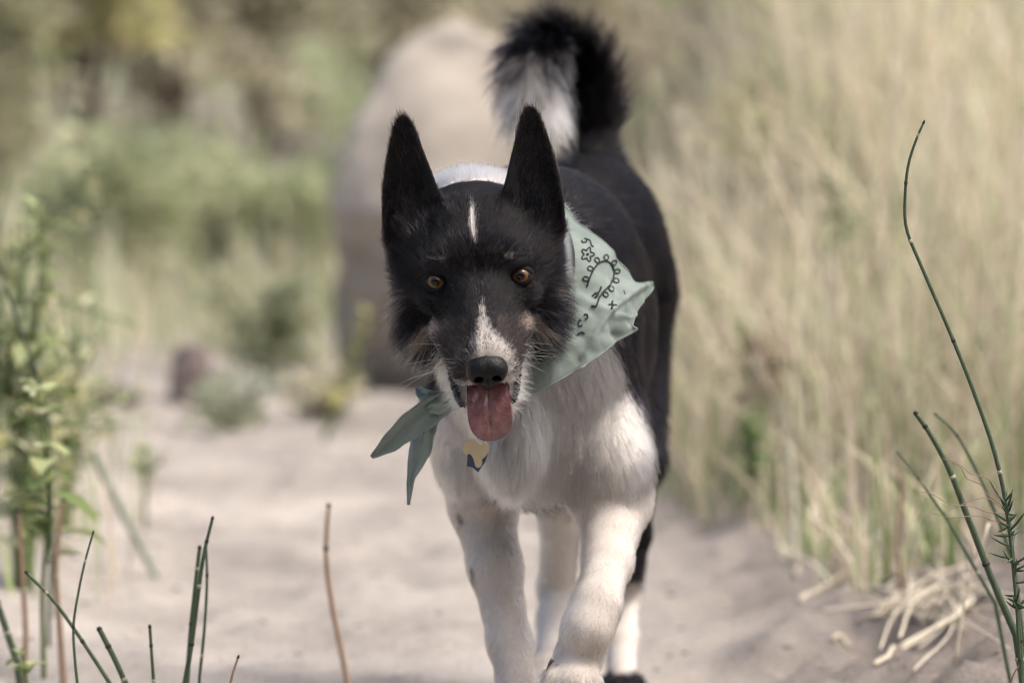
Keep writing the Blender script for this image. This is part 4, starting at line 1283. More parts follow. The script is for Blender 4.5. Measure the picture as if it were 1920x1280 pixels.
def shrub(label, x, y, height, width, palette, n_leaves, leaf, seed, group=None, cat='shrub', aspect=0.42, low=0.1, name='shrub', z0=None, stem_mat=None):
    rng = np.random.default_rng(seed)
    base = np.array([x, y, float(ground_z(x, y)) - 0.01 if z0 is None else z0])
    o = empty(name, base); tag(o, label, cat, group)
    ns = 9
    SV_, SF_ = [], []; nodes = []
    for k in range(ns):
        a = rng.uniform(0, 6.28); lean = rng.uniform(0.15, 1.0)
        top = np.array([math.cos(a) * width * 0.45 * lean, math.sin(a) * width * 0.45 * lean, height * rng.uniform(0.65, 1.0)])
        mid = top * np.array([0.35, 0.35, 0.5]) + rng.normal(size=3) * 0.04 * height
        path = spline([np.zeros(3), mid, top], 9)
        v_, f_ = tube(path, np.linspace(0.012, 0.003, 9) * (0.5 + height), 5)
        off = sum(len(q_) for q_ in SV_); SV_.append(v_); SF_ += [tuple(i_ + off for i_ in t_) for t_ in f_]
        nodes.append(path[3:])
        for _ in range(4):
            i_ = rng.integers(3, 8); d_ = nrm(rng.normal(size=3) + np.array([0, 0, 0.6]))
            tw = spline([path[i_], path[i_] + d_ * 0.1 * height, path[i_] + d_ * rng.uniform(0.18, 0.34) * height], 6)
            v_, f_ = tube(tw, np.linspace(0.005, 0.0015, 6) * (0.5 + height), 4)
            off = sum(len(q_) for q_ in SV_); SV_.append(v_); SF_ += [tuple(i2 + off for i2 in t_) for t_ in f_]
            nodes.append(tw[2:])
    mesh_from('stems', np.vstack(SV_), SF_, stem_mat or STEM, o)
    nodes = np.vstack(nodes)
    pick = nodes[rng.integers(0, len(nodes), n_leaves)]
    C_ = pick + rng.normal(size=(n_leaves, 3)) * np.array([0.07, 0.07, 0.06]) * width
    C_ = C_[C_[:, 2] > low * height]
    pal = np.array(palette); w_ = rng.integers(0, len(pal), len(C_))
    shade = 1 + 0.3 * vnoise(C_ + base, 6, seed)
    cols = pal[w_] * (shade * rng.uniform(0.8, 1.2, len(C_)))[:, None]
    dirs = nrm(C_ * np.array([1, 1, 0.3])) + rng.normal(size=(len(C_), 3)) * 0.7
    v_, f_, c_ = leaves_mesh(C_, dirs, leaf, aspect, np.clip(cols, 0.005, 0.9), rng)
    fo = mesh_from('foliage', v_, f_, LEAF, o, smooth=False); set_tint(fo, c_)
    return o
G1 = [(0.208, 0.275, 0.098), (0.286, 0.35, 0.14), (0.156, 0.225, 0.084)]
PALE = [(0.446, 0.483, 0.299), (0.36, 0.413, 0.247), (0.533, 0.542, 0.364)]
YEL = [(0.559, 0.526, 0.252), (0.462, 0.462, 0.228), (0.626, 0.576, 0.345)]
OLIVE = [(0.37, 0.329, 0.215), (0.491, 0.424, 0.286), (0.296, 0.28, 0.173)]
DRY = [(0.479, 0.403, 0.323), (0.61, 0.515, 0.421), (0.371, 0.314, 0.259)]
STRAW = [(0.616, 0.539, 0.402), (0.717, 0.642, 0.502), (0.516, 0.437, 0.327)]
def sx(px, y): return (px - 960.0) / FPX * y

bg = 'bushes beyond the bend of the path'
shrub('pale green low bush lighting up the bank behind the path', sx(200, 12.5), 12.5, 0.50, 0.75, PALE, 5200, 0.06, 11, bg)
shrub('pale green low bush next to the boulder', sx(480, 13.2), 13.2, 0.46, 0.80, PALE, 5200, 0.06, 12, bg)
shrub('yellow-green tall bush in the upper corner above the leafy weed', sx(150, 16), 16.0, 1.35, 0.75, YEL, 6000, 0.07, 13, bg, low=0.45)
for nm_ in ('OLIVE', 'DRY'):
    globals()[nm_] = [tuple(np.clip(np.array(c_) * 0.55 + 0.45 * np.mean(c_) * np.array([1.05, 1.12, 0.85]), 0, 0.8) * 1.25) for c_ in globals()[nm_]]
shrub('olive bush in shade above the pale green bushes', sx(330, 17.5), 17.5, 1.75, 1.1, OLIVE + DRY, 7000, 0.07, 14, bg)
shrub('dark green bush with dry twigs behind the boulder', sx(500, 18.5), 18.5, 1.95, 1.1, OLIVE + G1[2:] + DRY, 7000, 0.07, 15, bg)
shrub('greyish dry bush peeking over the top of the boulder', sx(760, 19.5), 19.5, 1.9, 1.4, DRY + OLIVE, 7000, 0.08, 16, bg)
shrub('dull green bush at the left border of the picture', sx(-60, 15), 15.0, 1.1, 0.9, OLIVE + PALE[:1], 5000, 0.07, 17, bg)
shrub('dry brown bush above the tail of the dog', sx(1080, 18), 18.0, 1.7, 1.2, DRY + STRAW[2:] + OLIVE[:1], 6500, 0.07, 18, bg)
# a mass of dry brush climbing the slope behind everything
rng = np.random.default_rng(5)
nbk = 60000
bx_ = rng.uniform(-6, 6, nbk); by_ = rng.uniform(20, 34, nbk)
bz_ = ground_z(bx_, by_) + rng.random(nbk) ** 1.4 * (0.9 + 0.9 * (vnoise(np.stack([bx_, by_, 0 * bx_], 1), 0.9, 91) + 1))
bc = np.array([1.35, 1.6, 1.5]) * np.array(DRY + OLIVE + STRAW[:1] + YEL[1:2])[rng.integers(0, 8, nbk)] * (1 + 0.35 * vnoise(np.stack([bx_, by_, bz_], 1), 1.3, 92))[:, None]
v_, f_, c_ = leaves_mesh(np.stack([bx_, by_, bz_], 1), rng.normal(size=(nbk, 3)) + np.array([0, 0, 0.8]), 0.16, 0.4, np.clip(bc, 0.01, 0.9), rng)
ub = mesh_from('undergrowth', v_, f_, LEAF, None, smooth=False); set_tint(ub, c_)
tag(ub, 'far slope of dry grey-brown and olive brush', 'undergrowth', kind='stuff')

# unseen leaf mass added behind the camera: darkens eye reflections and cuts frontal light
rng = np.random.default_rng(6)
nbk = 26000
bx_ = rng.uniform(-7, 7, nbk); by_ = rng.uniform(-8.5, -3.2, nbk)
bz_ = ground_z(bx_, by_) + rng.random(nbk) ** 0.9 * (3.6 + 1.6 * vnoise(np.stack([bx_, by_, 0 * bx_], 1), 0.8, 93))
bc = np.array(G1 + OLIVE + DRY)[rng.integers(0, 9, nbk)] * 0.6 * rng.uniform(0.7, 1.2, (nbk, 1))
v_, f_, c_ = leaves_mesh(np.stack([bx_, by_, bz_], 1), rng.normal(size=(nbk, 3)) + np.array([0, 0, 0.6]), 0.30, 0.5, np.clip(bc, 0.01, 0.9), rng)
nb_ = mesh_from('added_scrub', v_, f_, LEAF, None, smooth=False); set_tint(nb_, c_)
tag(nb_, 'unseen green foliage added behind the camera to darken eye reflections and frontal light', 'undergrowth', kind='stuff')
# tall dry grass on the right bank
def grass(name, label, n, xy, hmin, hmax, wid, palette, seed, lean=0.35, weights=None):
    rng = np.random.default_rng(seed)
    XY = xy(rng, n); n = len(XY)
    z0 = ground_z(XY[:, 0], XY[:, 1]) - 0.005
    h = rng.uniform(hmin, hmax, n) * (1 + 0.25 * vnoise(np.stack([XY[:, 0], XY[:, 1], 0 * z0], 1), 2.2, seed))
    ang = rng.uniform(0, 6.28, n); ln = np.abs(rng.normal(0, lean, n))
    dx, dy = np.cos(ang) * ln * h, np.sin(ang) * ln * h
    S = 6
    side = np.stack([np.cos(ang + 1.57 + rng.normal(0, 0.6, n)), np.sin(ang + 1.57), 0 * ang], 1)
    V_ = np.zeros((n, S, 2, 3))
    w0 = wid * rng.uniform(0.5, 1.5, n)
    for k in range(S):
        t = k / (S - 1)
        c_ = np.stack([XY[:, 0] + dx * t ** 1.8, XY[:, 1] + dy * t ** 1.8, z0 + h * t * (1 - 0.25 * ln * t)], 1)
        w_ = (w0 * (1 - 0.85 * t))[:, None]
        V_[:, k, 0] = c_ + side * w_; V_[:, k, 1] = c_ - side * w_
    base = np.arange(n)[:, None] * (2 * S)
    F_ = np.concatenate([base + np.array([2 * k, 2 * k + 1, 2 * k + 3, 2 * k + 2]) for k in range(S - 1)])
    pal = np.array(palette); cl = pal[rng.choice(len(pal), n, p=weights)]
    cl = 1.18 * cl * (1 + 0.34 * vnoise(np.stack([XY[:, 0], XY[:, 1], 0 * z0], 1), 4.5, seed + 1))[:, None] * rng.uniform(0.75, 1.2, (n, 1))
    o = mesh_from(name, V_.reshape(-1, 3), F_, GRASS, None, smooth=False)
    set_tint(o, np.clip(np.repeat(cl, 2 * S, axis=0), 0.01, 0.95))
    return tag(o, label, 'grass', kind='stuff')
def right_bank(rng, n):
    y = rng.uniform(5.4, 11.5, n)
    lo = np.interp(y, [5.4, 6.6, 8, 11.5], [0.46, 0.27, 0.28, 0.10])
    XY = np.stack([lo + rng.random(n) * (0.2 + 0.17 * y), y], 1)
    patch = vnoise(np.stack([XY[:, 0], XY[:, 1], 0 * y], 1), 3.3, 97) + 0.6 * vnoise(np.stack([XY[:, 0], XY[:, 1], 0 * y], 1), 8, 98)
    return XY[patch + rng.random(n) * 1.2 > 0.15]
GP = STRAW + [(0.78, 0.71, 0.58), (0.60, 0.50, 0.41), (0.36, 0.40, 0.22), (0.46, 0.49, 0.30)]
grass('dry_grass', 'tall pale dry grass on the bank to the right of the dog', 12500, right_bank, 0.12, 0.55, 0.0036, GP, 21, 0.7, [0.15, 0.16, 0.09, 0.18, 0.1, 0.14, 0.18])
grass('seed_stalks', 'scattered taller bleached stalks above the dry grass', 500, right_bank, 0.5, 0.95, 0.003, STRAW, 22, 0.3)
def bank_edge(rng, n):
    y = rng.uniform(4.5, 6.2, n)
    XY = np.stack([np.interp(y, [4.5, 5.4, 6.2], [0.42, 0.34, 0.22]) + rng.random(n) ** 1.5 * 0.5, y], 1)
    return XY[vnoise(np.stack([XY[:, 0], XY[:, 1], 0 * y], 1), 7, 99) + 0.5 * rng.random(n) > 0.1]
grass('edge_grass', 'short ragged grass creeping from the slope onto the path', 1500, bank_edge, 0.04, 0.24, 0.0026, GP + G1, 25, 0.6)
rng = np.random.default_rng(19)
nd = 2200
dx_ = rng.normal(0, 0.75, nd); dy_ = rng.uniform(3.0, 9.0, nd)
dz_ = ground_z(dx_, dy_) + 0.0015
dd_ = rng.normal(size=(nd, 3)) * np.array([1, 1, 0.06])
dc_ = np.array(DRY + STRAW + [(0.10, 0.085, 0.075), (0.16, 0.135, 0.12)])[rng.integers(0, 8, nd)] * rng.uniform(0.6, 1.1, (nd, 1))
v_, f_, c_ = leaves_mesh(np.stack([dx_, dy_, dz_], 1), dd_, 0.013, 0.3, dc_, rng, droop=0.0)
db = mesh_from('litter', v_, f_, LEAF, None, smooth=False); set_tint(db, c_)
tag(db, 'scattered bits of dry leaf and twig on the sandy path', 'litter', kind='stuff')
def left_bank(rng, n):
    y = rng.uniform(4.6, 15, n)
    hi = np.interp(y, [4.6, 6, 9, 15], [-0.48, -0.55, -0.95, -1.3])
    return np.stack([hi - rng.random(n) * 0.40 * y, y], 1)
grass('left_grass', 'loose green and straw coloured grass at the left border', 3200, left_bank, 0.10, 0.38, 0.0028, G1 + STRAW + PALE, 23, 0.35)
def far_floor(rng, n):
    y = rng.uniform(9.5, 19, n)
    return np.stack([sx(rng.uniform(-1300, 1500, n), y), y], 1)
grass('low_grass', 'low mixed grass growing where the path fades away', 9000, far_floor, 0.08, 0.38, 0.004, PALE + DRY + STRAW + G1, 24, 0.4)
# ------------------------------------------------------------------ horsetail stems and single weeds that stand out
def horsetail_mat(name, c1, c2):
    m, nt, b = new_mat(name)
    b.inputs['Roughness'].default_value = 0.5
    tc = nt.nodes.new('ShaderNodeTexCoord'); nz = nt.nodes.new('ShaderNodeTexNoise'); nz.inputs['Scale'].default_value = 70; nz.inputs['Detail'].default_value = 5
    mp = nt.nodes.new('ShaderNodeMapping'); mp.inputs['Scale'].default_value = (6, 6, 1)
    nt.links.new(tc.outputs['Object'], mp.inputs[0]); nt.links.new(mp.outputs[0], nz.inputs['Vector'])
    rp = nt.nodes.new('ShaderNodeValToRGB')
    rp.color_ramp.elements[0].position = 0.3; rp.color_ramp.elements[0].color = (*c1, 1)
    rp.color_ramp.elements[1].position = 0.7; rp.color_ramp.elements[1].color = (*c2, 1)
    nt.links.new(nz.outputs['Fac'], rp.inputs[0]); nt.links.new(rp.outputs[0], b.inputs['Base Color'])
    return m
HT = horsetail_mat('horsetail_green', (0.028, 0.052, 0.030), (0.060, 0.095, 0.045))
HTB = horsetail_mat('dry_stem', (0.20, 0.13, 0.085), (0.32, 0.22, 0.15))
JOINT = simple_mat('horsetail_joint', (0.018, 0.018, 0.012), rough=0.7)
PALEST = simple_mat('grey_green_stalk', (0.22, 0.25, 0.19), rough=0.7, noise_scale=40)
PALEJ = simple_mat('horsetail_ring', (0.30, 0.30, 0.20), rough=0.7)
hg = 'horsetail stems at the edges of the path'
def stem(label, pts, y, r0, r1, mat=HT, joints=4, name='horsetail_stem', group=hg, cat='plant stem', y_end=None):
    n = 40
    ys_ = np.linspace(y, y_end if y_end else y, len(pts))
    P3 = spline([W(a_, b_, c_) for (a_, b_), c_ in zip(pts, ys_)], n)
    rad = np.linspace(r0, r1, n)
    base = P3[0].copy()
    gz_ = float(ground_z(base[0], base[1]))
    if base[2] > gz_:                                   # carry the stem down into the soil
        d_ = nrm(P3[0] - P3[2]); d_ = nrm(d_ * np.array([0.5, 0.5, 1]) - np.array([0, 0, 0.4]))
        k_ = max(2, int((base[2] - gz_) / 0.01) + 2)
        ext = [P3[0] + d_ * ((base[2] - gz_ + 0.02) / abs(d_[2])) * t_ for t_ in np.linspace(1, 0, k_, endpoint=False)]
        P3 = np.vstack([ext, P3]); rad = np.concatenate([np.full(k_, r0), rad]); base = P3[0].copy()
    V_, F_ = tube(P3 - base, rad, 10)
    o = mesh_from(name, V_, F_, mat); o.location = base
    tag(o, label, cat, group)
    m_ = len(P3)
    for j_ in range(joints):
        i_ = int(m_ * (j_ + 0.8) / (joints + 0.3)); i_ = min(max(i_, 2), m_ - 3)
        T_ = nrm(P3[i_ + 1] - P3[i_ - 1])
        c_ = P3[i_] - base
        seg = np.array([c_ - T_ * 0.0016, c_ - T_ * 0.0008, c_ + T_ * 0.0008, c_ + T_ * 0.0016])
        v2, f2 = tube(seg, rad[i_] * np.array([1.02, 1.22, 1.2, 1.02]), 10)
        mesh_from('joint', v2, f2, JOINT if j_ % 2 else PALEJ, o)
    v2, f2 = tube(np.array([P3[-1] - base, P3[-1] - base + nrm(P3[-1] - P3[-2]) * 0.003]), [r1 * 1.25, r1 * 0.7], 8)
    mesh_from('tip', v2, f2, JOINT, o)
    return o
# right-hand side
stem('tall curved dark green horsetail stem rising highest against the dry grass', [(1913, 1200), (1893, 990), (1868, 860), (1828, 740), (1780, 620), (1728, 500), (1700, 430), (1697, 370), (1703, 310), (1718, 262), (1731, 232)], 3.24, 0.0021, 0.0010, joints=7)
stem('thick slanting green horsetail stem below the tall curved one', [(1905, 1190), (1862, 1090), (1815, 970), (1780, 880), (1745, 815), (1718, 776)], 3.34, 0.0034, 0.0020, joints=4)
stem('faint grey-green stem between the thick stem and the tall one', [(1900, 1050), (1862, 950), (1825, 870), (1790, 810), (1756, 778)], 3.62, 0.0020, 0.0011, joints=2)
stem('thin blurred stem leaning to the straw pile', [(1866, 1130), (1820, 1050), (1770, 965), (1720, 895), (1685, 850)], 3.60, 0.0019, 0.0008, joints=2)
stem('thin reddish stem standing behind the straw pile', [(1692, 1110), (1684, 1020), (1690, 930), (1684, 850)], 4.35, 0.0028, 0.0018, HTB, 2, 'brown_stalk')
stem('thin dark twig in the lower corner beside the straws', [(1893, 1290), (1903, 1258), (1925, 1232)], 3.30, 0.0009, 0.0006, HTB, 0, 'dry_twig', None, 'twig')
# left-hand side
stem('dark thin stem bending upright over the crossing stem', [(146, 1290), (140, 1230), (138, 1170), (148, 1105), (160, 1050), (174, 1000)], 3.36, 0.0014, 0.0009, joints=3)
stem('dark stem crossing diagonally towards the left border', [(212, 1290), (180, 1240), (140, 1180), (100, 1125), (51, 1074)], 3.40, 0.0019, 0.0015, joints=3)
stem('short thick cut green stem between the crossing stems and the clump', [(240, 1290), (215, 1235), (187, 1180)], 3.42, 0.0026, 0.0024, joints=2)
stem('short thin upright stem midway to the tall clump', [(289, 1290), (285, 1235), (281, 1176)], 3.40, 0.0016, 0.0014, joints=2)
stem('tallest stem of the clump of three horsetails', [(345, 1290), (360, 1200), (372, 1110), (382, 1040), (398, 973)], 3.44, 0.0025, 0.0014, joints=4)
stem('middle stem of the clump of three horsetails', [(350, 1290), (357, 1190), (366, 1100), (374, 1028)], 3.50, 0.0023, 0.0018, joints=3)
stem('thinnest stem of the clump of three horsetails', [(374, 1270), (383, 1180), (388, 1090), (386, 1020)], 3.50, 0.0015, 0.0012, joints=2)
stem('blurred brown stem standing alone on the path', [(655, 1300), (640, 1220), (622, 1130), (612, 1050), (613, 990), (616, 950)], 2.72, 0.0022, 0.0015, HTB, 2, 'brown_stalk')
stem('tiny tan stem on the path near the lone brown stem', [(430, 1290), (437, 1260), (446, 1233)], 3.3, 0.0013, 0.0010, HTB, 0, 'brown_stalk', None)
stem('blurred green stem cut by the left border', [(32, 1240), (15, 1190), (-5, 1130)], 3.75, 0.0036, 0.0032, joints=1)
stem('dark arching stem rising above the leafy weed', [(92, 1190), (96, 980), (90, 800), (68, 700), (38, 615), (12, 540), (-8, 480)], 4.25, 0.0026, 0.0017, joints=3)
# stems of the leafy weed's neighbourhood, further back
stem('pale upright weed stem left of the leafy weed', [(45, 1290), (48, 1180), (42, 1080), (35, 960)], 4.0, 0.0032, 0.0022, HTB, 1, 'weed_stalk')
stem('brown upright stem right behind the leafy weed', [(120, 1290), (112, 1180), (105, 1060), (118, 940)], 4.0, 0.0038, 0.0025, HTB, 1, 'weed_stalk')
stem('broad grey-green blurred stalk leaning across the path edge', [(300, 1095), (262, 1020), (215, 930), (175, 850)], 5.05, 0.0045, 0.006, PALEST, 0, 'weed_stalk')

def leafy_weed(label, pts, y, n, leaf, palette, seed, start=0.25, aspect=0.35, r=0.003, up=0.5, name='leafy_weed', spread=0.010, group='leafy weeds'):
    rng = np.random.default_rng(seed)
    P3 = spline([W(a_, b_, y) for a_, b_ in pts], 40)
    base = P3[0].copy(); gz_ = float(ground_z(base[0], base[1]))
    if base[2] > gz_:
        P3 = np.vstack([[base * np.array([1, 1, 0]) + np.array([0, 0, gz_ - 0.01])], P3]); base = P3[0].copy()
    o = empty(name, base); tag(o, label, 'weed', group)
    v_, f_ = tube(P3 - base, np.linspace(r, r * 0.4, len(P3)), 8)
    mesh_from('stem', v_, f_, GREEN_STEM, o)
    pal = np.array(palette)
    for k in range(n):
        t = min(0.999, max(start * 0.9, start + (1 - start) * (k + rng.normal(0.5, 1.3)) / n))
        i_ = min(int(t * (len(P3) - 1)), len(P3) - 2)
        a = k * 2.4 + rng.normal(0, 0.8)
        d_ = nrm([math.cos(a), math.sin(a), up + rng.normal(0, 0.4)])
        L = leaf * (1.15 - 0.6 * t) * rng.uniform(0.45, 1.3)
        sd = nrm(np.cross(d_, [0, 0, 1])); un = np.cross(sd, d_)
        V_, cc = [], P3[i_] - base
        S = 7
        for q_ in range(S):
            s_ = q_ / (S - 1); w_ = L * aspect * 0.5 * math.sin(math.pi * min(1, 0.08 + s_ * 0.92)) ** 0.8
            c_ = cc + d_ * L * s_ - np.array([0, 0, 1]) * L * 0.45 * s_ * s_
            V_ += [c_ + sd * w_ + un * w_ * 0.3, c_, c_ - sd * w_ + un * w_ * 0.3]
        F_ = []
        for q_ in range(S - 1):
            F_ += [(q_ * 3, q_ * 3 + 1, q_ * 3 + 4, q_ * 3 + 3), (q_ * 3 + 1, q_ * 3 + 2, q_ * 3 + 5, q_ * 3 + 4)]
        lo = mesh_from('leaf', V_, F_, LEAF, o)
        set_tint(lo, np.tile(pal[rng.integers(0, len(pal))] * rng.uniform(0.8, 1.2), (len(V_), 1)))
    return o
WG = [(0.28, 0.34, 0.15), (0.38, 0.43, 0.22), (0.20, 0.26, 0.10), (0.50, 0.53, 0.34)]
leafy_weed('leafy green weed with loose pale leaves at the left border', [(82, 1260), (80, 1100), (92, 960), (86, 850), (74, 770), (66, 715)], 4.05, 34, 0.070, WG, 31, start=0.30, aspect=0.42)
leafy_weed('taller blurred weed behind the leafy weed at the left border', [(40, 1280), (45, 1000), (58, 700), (75, 520), (70, 380)], 4.7, 44, 0.075, WG, 32, start=0.45, r=0.004, aspect=0.42)
leafy_weed('small weed sprouting at the foot of the leafy weed', [(60, 1330), (50, 1280), (40, 1215)], 3.7, 12, 0.045, WG[:3], 33, start=0.1)
leafy_weed('pale yellow-green stalk in front of the boulder', [(612, 815), (640, 750), (668, 670), (690, 585)], 7.45, 30, 0.075, [(0.42, 0.40, 0.17), (0.36, 0.36, 0.15)], 34, start=0.25, r=0.007, up=0.9)
leafy_weed('small green sprig on the path beside the leafy weed', [(272, 905), (273, 870), (270, 835)], 5.6, 12, 0.05, G1, 35, start=0.2)
leafy_weed('bushy dark green sprig sticking out of the dry grass', [(1600, 520), (1585, 450), (1565, 385), (1545, 325)], 6.1, 34, 0.06, [(0.05, 0.10, 0.03), (0.08, 0.14, 0.045)], 36, start=0.35, r=0.002)
leafy_weed('low green weed at the foot of the dry grass', [(1420, 900), (1412, 850), (1405, 790)], 5.6, 20, 0.085, [(0.14, 0.21, 0.07), (0.10, 0.17, 0.05)], 37, start=0.1)
leafy_weed('green weed halfway up the dry grass near the flank of the dog', [(1400, 900), (1396, 740), (1390, 600)], 6.0, 26, 0.06, [(0.20, 0.27, 0.09), (0.15, 0.22, 0.07)], 38, start=0.6)
# broad tufts of green rushes in the dry grass
for lab, px, y, n_, h_, sd_ in (('dense green rush tuft below the tall curved stem', 1610, 5.6, 60, 0.40, 41), ('sparse green rush tuft near the right border', 1850, 5.8, 45, 0.45, 42), ('dark green rush tuft far back in the dry grass', 1340, 8.6, 120, 0.6, 43)):
    rng = np.random.default_rng(sd_)
    o = grass('rush_tuft', lab, n_, lambda r_, k_: np.stack([sx(px, y) + r_.normal(0, 0.09, k_), y + r_.normal(0, 0.08, k_)], 1), h_ * 0.5, h_, 0.0026, [(0.24, 0.29, 0.16), (0.34, 0.38, 0.22), (0.50, 0.47, 0.33)], sd_, 0.45)
    o['kind'] = 'thing'; o['category'] = 'rush tuft'; o['group'] = 'rush tufts in the dry grass'
# low bushes and dark stones by the boulder
shrub('small pale green bush at the foot of the boulder', sx(480, 9.2), 9.4, 0.24, 0.42, PALE, 420, 0.05, 51, 'small bushes on the path')
shrub('small grey-green bush on the sand in front of the boulder', sx(440, 7.6), 7.6, 0.11, 0.20, [(0.40, 0.43, 0.32), (0.46, 0.49, 0.36)], 320, 0.035, 52, 'small bushes on the path')
shrub('dark stunted bush at the shaded foot of the boulder', sx(575, 8.0), 8.1, 0.11, 0.22, DRY + OLIVE, 420, 0.035, 53, 'small bushes on the path')
sw = 'green weeds scattered over the dry grass slope'
for lab, px, y, h_, w_, pal_, sd_ in (
  ('pale green weed on the slope right of the tail', 1290, 8.2, 0.26, 0.22, PALE, 54), ('loose green weed on the slope beside the rump of the dog', 1365, 7.2, 0.24, 0.20, G1, 55),
  ('pale weed in the middle of the dry slope', 1500, 7.6, 0.3, 0.25, PALE + YEL, 56), ('yellowish weed high on the dry slope', 1440, 8.8, 0.3, 0.3, YEL, 57),
  ('green weed in the upper right corner of the slope', 1900, 8.6, 0.34, 0.3, PALE + G1, 58), ('low green weed under the bend of the tall stem', 1690, 6.6, 0.26, 0.2, G1 + PALE, 59),
  ('grey-brown dead bush on the slope above the flank', 1330, 7.9, 0.5, 0.16, DRY, 60), ('reddish dry weed at the foot of the slope', 1480, 6.0, 0.2, 0.2, [(0.36, 0.25, 0.18), (0.45, 0.33, 0.24)], 64)):
    shrub(lab, sx(px, y), y, h_, w_, pal_, 420, 0.035, sd_, sw, name='slope_weed', cat='weed')
for lab, px, y, h_, w_, n_, sd_ in (('soft pale weed clump filling the left border', 35, 4.7, 0.34, 0.10, 380, 71), ('blurred yellow-green weed clump behind the leafy weed', 110, 5.4, 0.36, 0.12, 330, 72), ('tall blurred weed clump in the upper left', 20, 5.8, 0.52, 0.16, 420, 73)):
    shrub(lab, sx(px, y), y, h_, w_, PALE + YEL + [(0.55, 0.57, 0.40)], n_, 0.022, sd_, 'soft weed clumps at the left border', name='weed_clump', cat='weed', stem_mat=GREEN_STEM)
def stone(label, px, row, y, size, col, seed):
    bm = bmesh.new(); bmesh.ops.create_icosphere(bm, subdivisions=4, radius=1)
    v0 = np.array([v_.co[:] for v_ in bm.verts]); f0 = np.array([[v_.index for v_ in f_.verts] for f_ in bm.faces]); bm.free()
    v0 = v0 * (1 + 0.25 * vnoise(v0, 1.3, seed) + 0.08 * vnoise(v0, 4, seed))[:, None] * np.array(size)
    o = mesh_from('stone', v0, f0, simple_mat('stone_%d' % seed, col, rough=0.9, noise_scale=12, bump=0.3))
    c_ = W(px, row, y); o.location = (c_[0], c_[1], float(ground_z(c_[0], c_[1])) + size[2] * 0.7)
    return tag(o, label, 'stone')
stone('dark brown upright stone at the bend of the path', 357, 700, 8.4, (0.045, 0.05, 0.085), (0.13, 0.105, 0.10), 61)
stone('flat dark stone at the far edge of the path', 190, 790, 8.0, (0.09, 0.06, 0.035), (0.11, 0.095, 0.09), 62)

# ------------------------------------------------------------------ straw lying on the right bank
STRAW_M = simple_mat('dry_straw', (0.62, 0.56, 0.44), rough=0.6, noise_scale=60, noise_amt=0.25)
def straw(label, a, b, r, bend, seed, ya, yb_, group='dry straws fallen on the right bank'):
    rng = np.random.default_rng(seed)
    p0, p1 = W(*a, ya), W(*b, yb_)
    for p_ in (p0, p1):
        p_[2] = max(p_[2], float(ground_z(p_[0], p_[1])) + r)
    mid = (p0 + p1) / 2 + rng.normal(size=3) * bend * np.array([1, 1, 0.2])
    mid[2] = max(mid[2], float(ground_z(mid[0], mid[1])) + r * 1.2)
    P3 = spline([p0, mid, p1], 12)
    P3[:, 2] = np.maximum(P3[:, 2], ground_z(P3[:, 0], P3[:, 1]) + r * 0.5)
    base = P3.mean(0)
    V_, F_ = tube(P3 - base, np.linspace(r, r * 0.7, 12), 7)
    o = mesh_from('straw', V_, F_, STRAW_M); o.location = base
    return tag(o, label, 'straw', group)
def ground_depth(px, row):
    """distance at which the ray through px, row meets the ground"""
    ys_ = np.arange(3.0, 12.0, 0.02)
    u = (px - 960.0) / FPX; v_ = (640.0 - row) / FPX
    d = np.array([u, CP + v_ * SP, -SP + v_ * CP]) / (CP + v_ * SP)
    hit = np.nonzero(CAM_H + d[2] * ys_ <= ground_z(d[0] * ys_, ys_))[0]
    return float(ys_[hit[0]]) if len(hit) else 12.0
specials = [
 ('long pale straw leaning upright at the end of the straw pile', (1854, 980), (1790, 1250), 0.0018),
 ('thick pale straw lying lowest in the straw pile', (1640, 1250), (1740, 1195), 0.0027),
 ('bleached straw stub standing on the soil left of the pile', (1492, 1085), (1502, 1035), 0.0036),
 ('long blurred straw slanting up out of the grass', (1598, 1075), (1655, 925), 0.0028),
 ('long blurred straw lying flat on the bank', (1500, 1135), (1595, 1072), 0.0026),
 ('short straw at the lower end of the pile', (1560, 1205), (1592, 1228), 0.0026),
]
for i_, (lab, a_, b_, r_) in enumerate(specials):
    ya = ground_depth(*a_); yb_ = ground_depth(*b_)
    if 'upright' in lab or 'slanting' in lab or 'standing' in lab:
        lowp = a_ if a_[1] > b_[1] else b_
        ya = yb_ = ground_depth(*lowp)
    straw(lab, a_, b_, r_, 0.004, 100 + i_, ya, yb_)
rng = random.Random(9)
for i_ in range(60):
    cx_, cy_ = rng.gauss(1725, 65), rng.gauss(1140, 34)
    cx_ = min(max(cx_, 1600), 1850); cy_ = min(max(cy_, 1085), 1215)
    an = math.radians(rng.gauss(-28, 45)); L_ = rng.uniform(15, 80)
    a_ = (cx_ - L_ * math.cos(an), cy_ - L_ * math.sin(an)); b_ = (cx_ + L_ * math.cos(an), cy_ + L_ * math.sin(an))
    yc = ground_depth(cx_, cy_)
    o = straw('bleached straw tangled in the pile on the right bank', a_, b_, rng.uniform(0.0008, 0.0021), 0.016, 200 + i_, ground_depth(*a_), ground_depth(*b_))
    o.location.z += rng.uniform(0, 0.012)
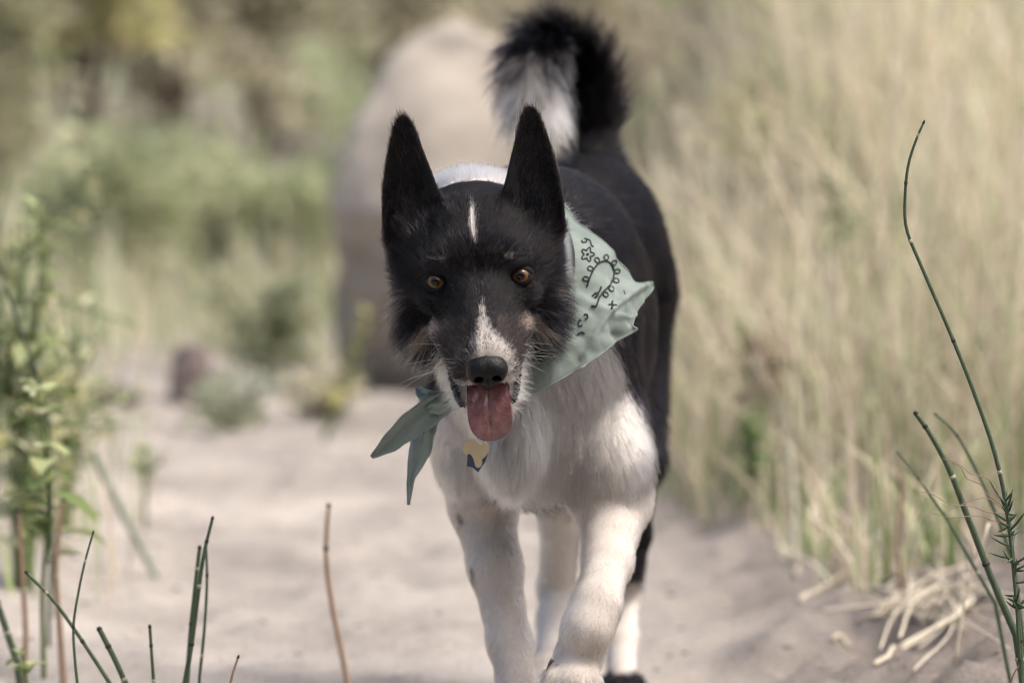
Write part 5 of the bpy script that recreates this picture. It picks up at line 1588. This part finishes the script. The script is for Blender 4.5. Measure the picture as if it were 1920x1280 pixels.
# fine wiry dead twigs across the thick stem
for i_, (pa, pm, pb) in enumerate([((1900, 970), (1850, 935), (1760, 960)), ((1905, 985), (1840, 970), (1745, 965)), ((1890, 960), (1850, 900), (1785, 870)), ((1895, 965), (1815, 950), (1715, 920)), ((1880, 950), (1830, 905), (1770, 855))]):
    stem('wiry pale dead twig curling over the thick green stem', [pa, pm, pb], 3.33, 0.0005, 0.0003, HTB if i_ % 2 else STRAW_M, 0, 'wiry_twig', 'wiry dead twigs', 'twig') if False else None
    P3 = spline([W(*pa, 3.34), W(*pm, 3.32), W(*pb, 3.31)], 26)
    P3 += np.stack([np.sin(np.linspace(0, 14 + i_, 26)) * 0.0022, 0 * np.arange(26), np.cos(np.linspace(0, 11 + i_, 26)) * 0.0018], 1) * np.linspace(0.2, 1, 26)[:, None]
    V_, F_ = tube(P3 - P3[0], np.linspace(0.0006, 0.0003, 26), 5)
    o = mesh_from('wiry_twig', V_, F_, HTB); o.location = P3[0]
    tag(o, 'wiry pale dead twig curling over the thick green stem', 'twig', 'wiry dead twigs')
# needle-leaved weed at the right border
def needle_weed():
    rng = np.random.default_rng(77)
    y = 3.22
    P3 = spline([W(1912, 1240, y), W(1905, 1120, y), (W(1895, 1010, y)), W(1885, 930, y)], 30)
    base = P3[0]
    o = empty('needle_weed', base); tag(o, 'dark green needle-leaved weed cut by the right border', 'weed')
    v_, f_ = tube(P3 - base, np.linspace(0.0016, 0.0007, 30), 7); mesh_from('stem', v_, f_, HT, o)
    for k in range(46):
        i_ = min(28, max(5, int(rng.choice([9, 15, 21, 26]) + rng.normal(0, 1.6)))); a = rng.uniform(0, 6.28)
        d_ = nrm([math.cos(a), 0.7 * math.sin(a), 0.35 + rng.normal(0, 0.45)]); L = rng.uniform(0.007, 0.022)
        path = [P3[i_] - base + d_ * L * t_ + np.array([0, 0, 0.2 * L * t_ * t_]) for t_ in np.linspace(0, 1, 5)]
        v_, f_ = tube(path, [0.0006, 0.0011, 0.0011, 0.0008, 0.0002], 5); mesh_from('needle', v_, f_, HT, o)
needle_weed()
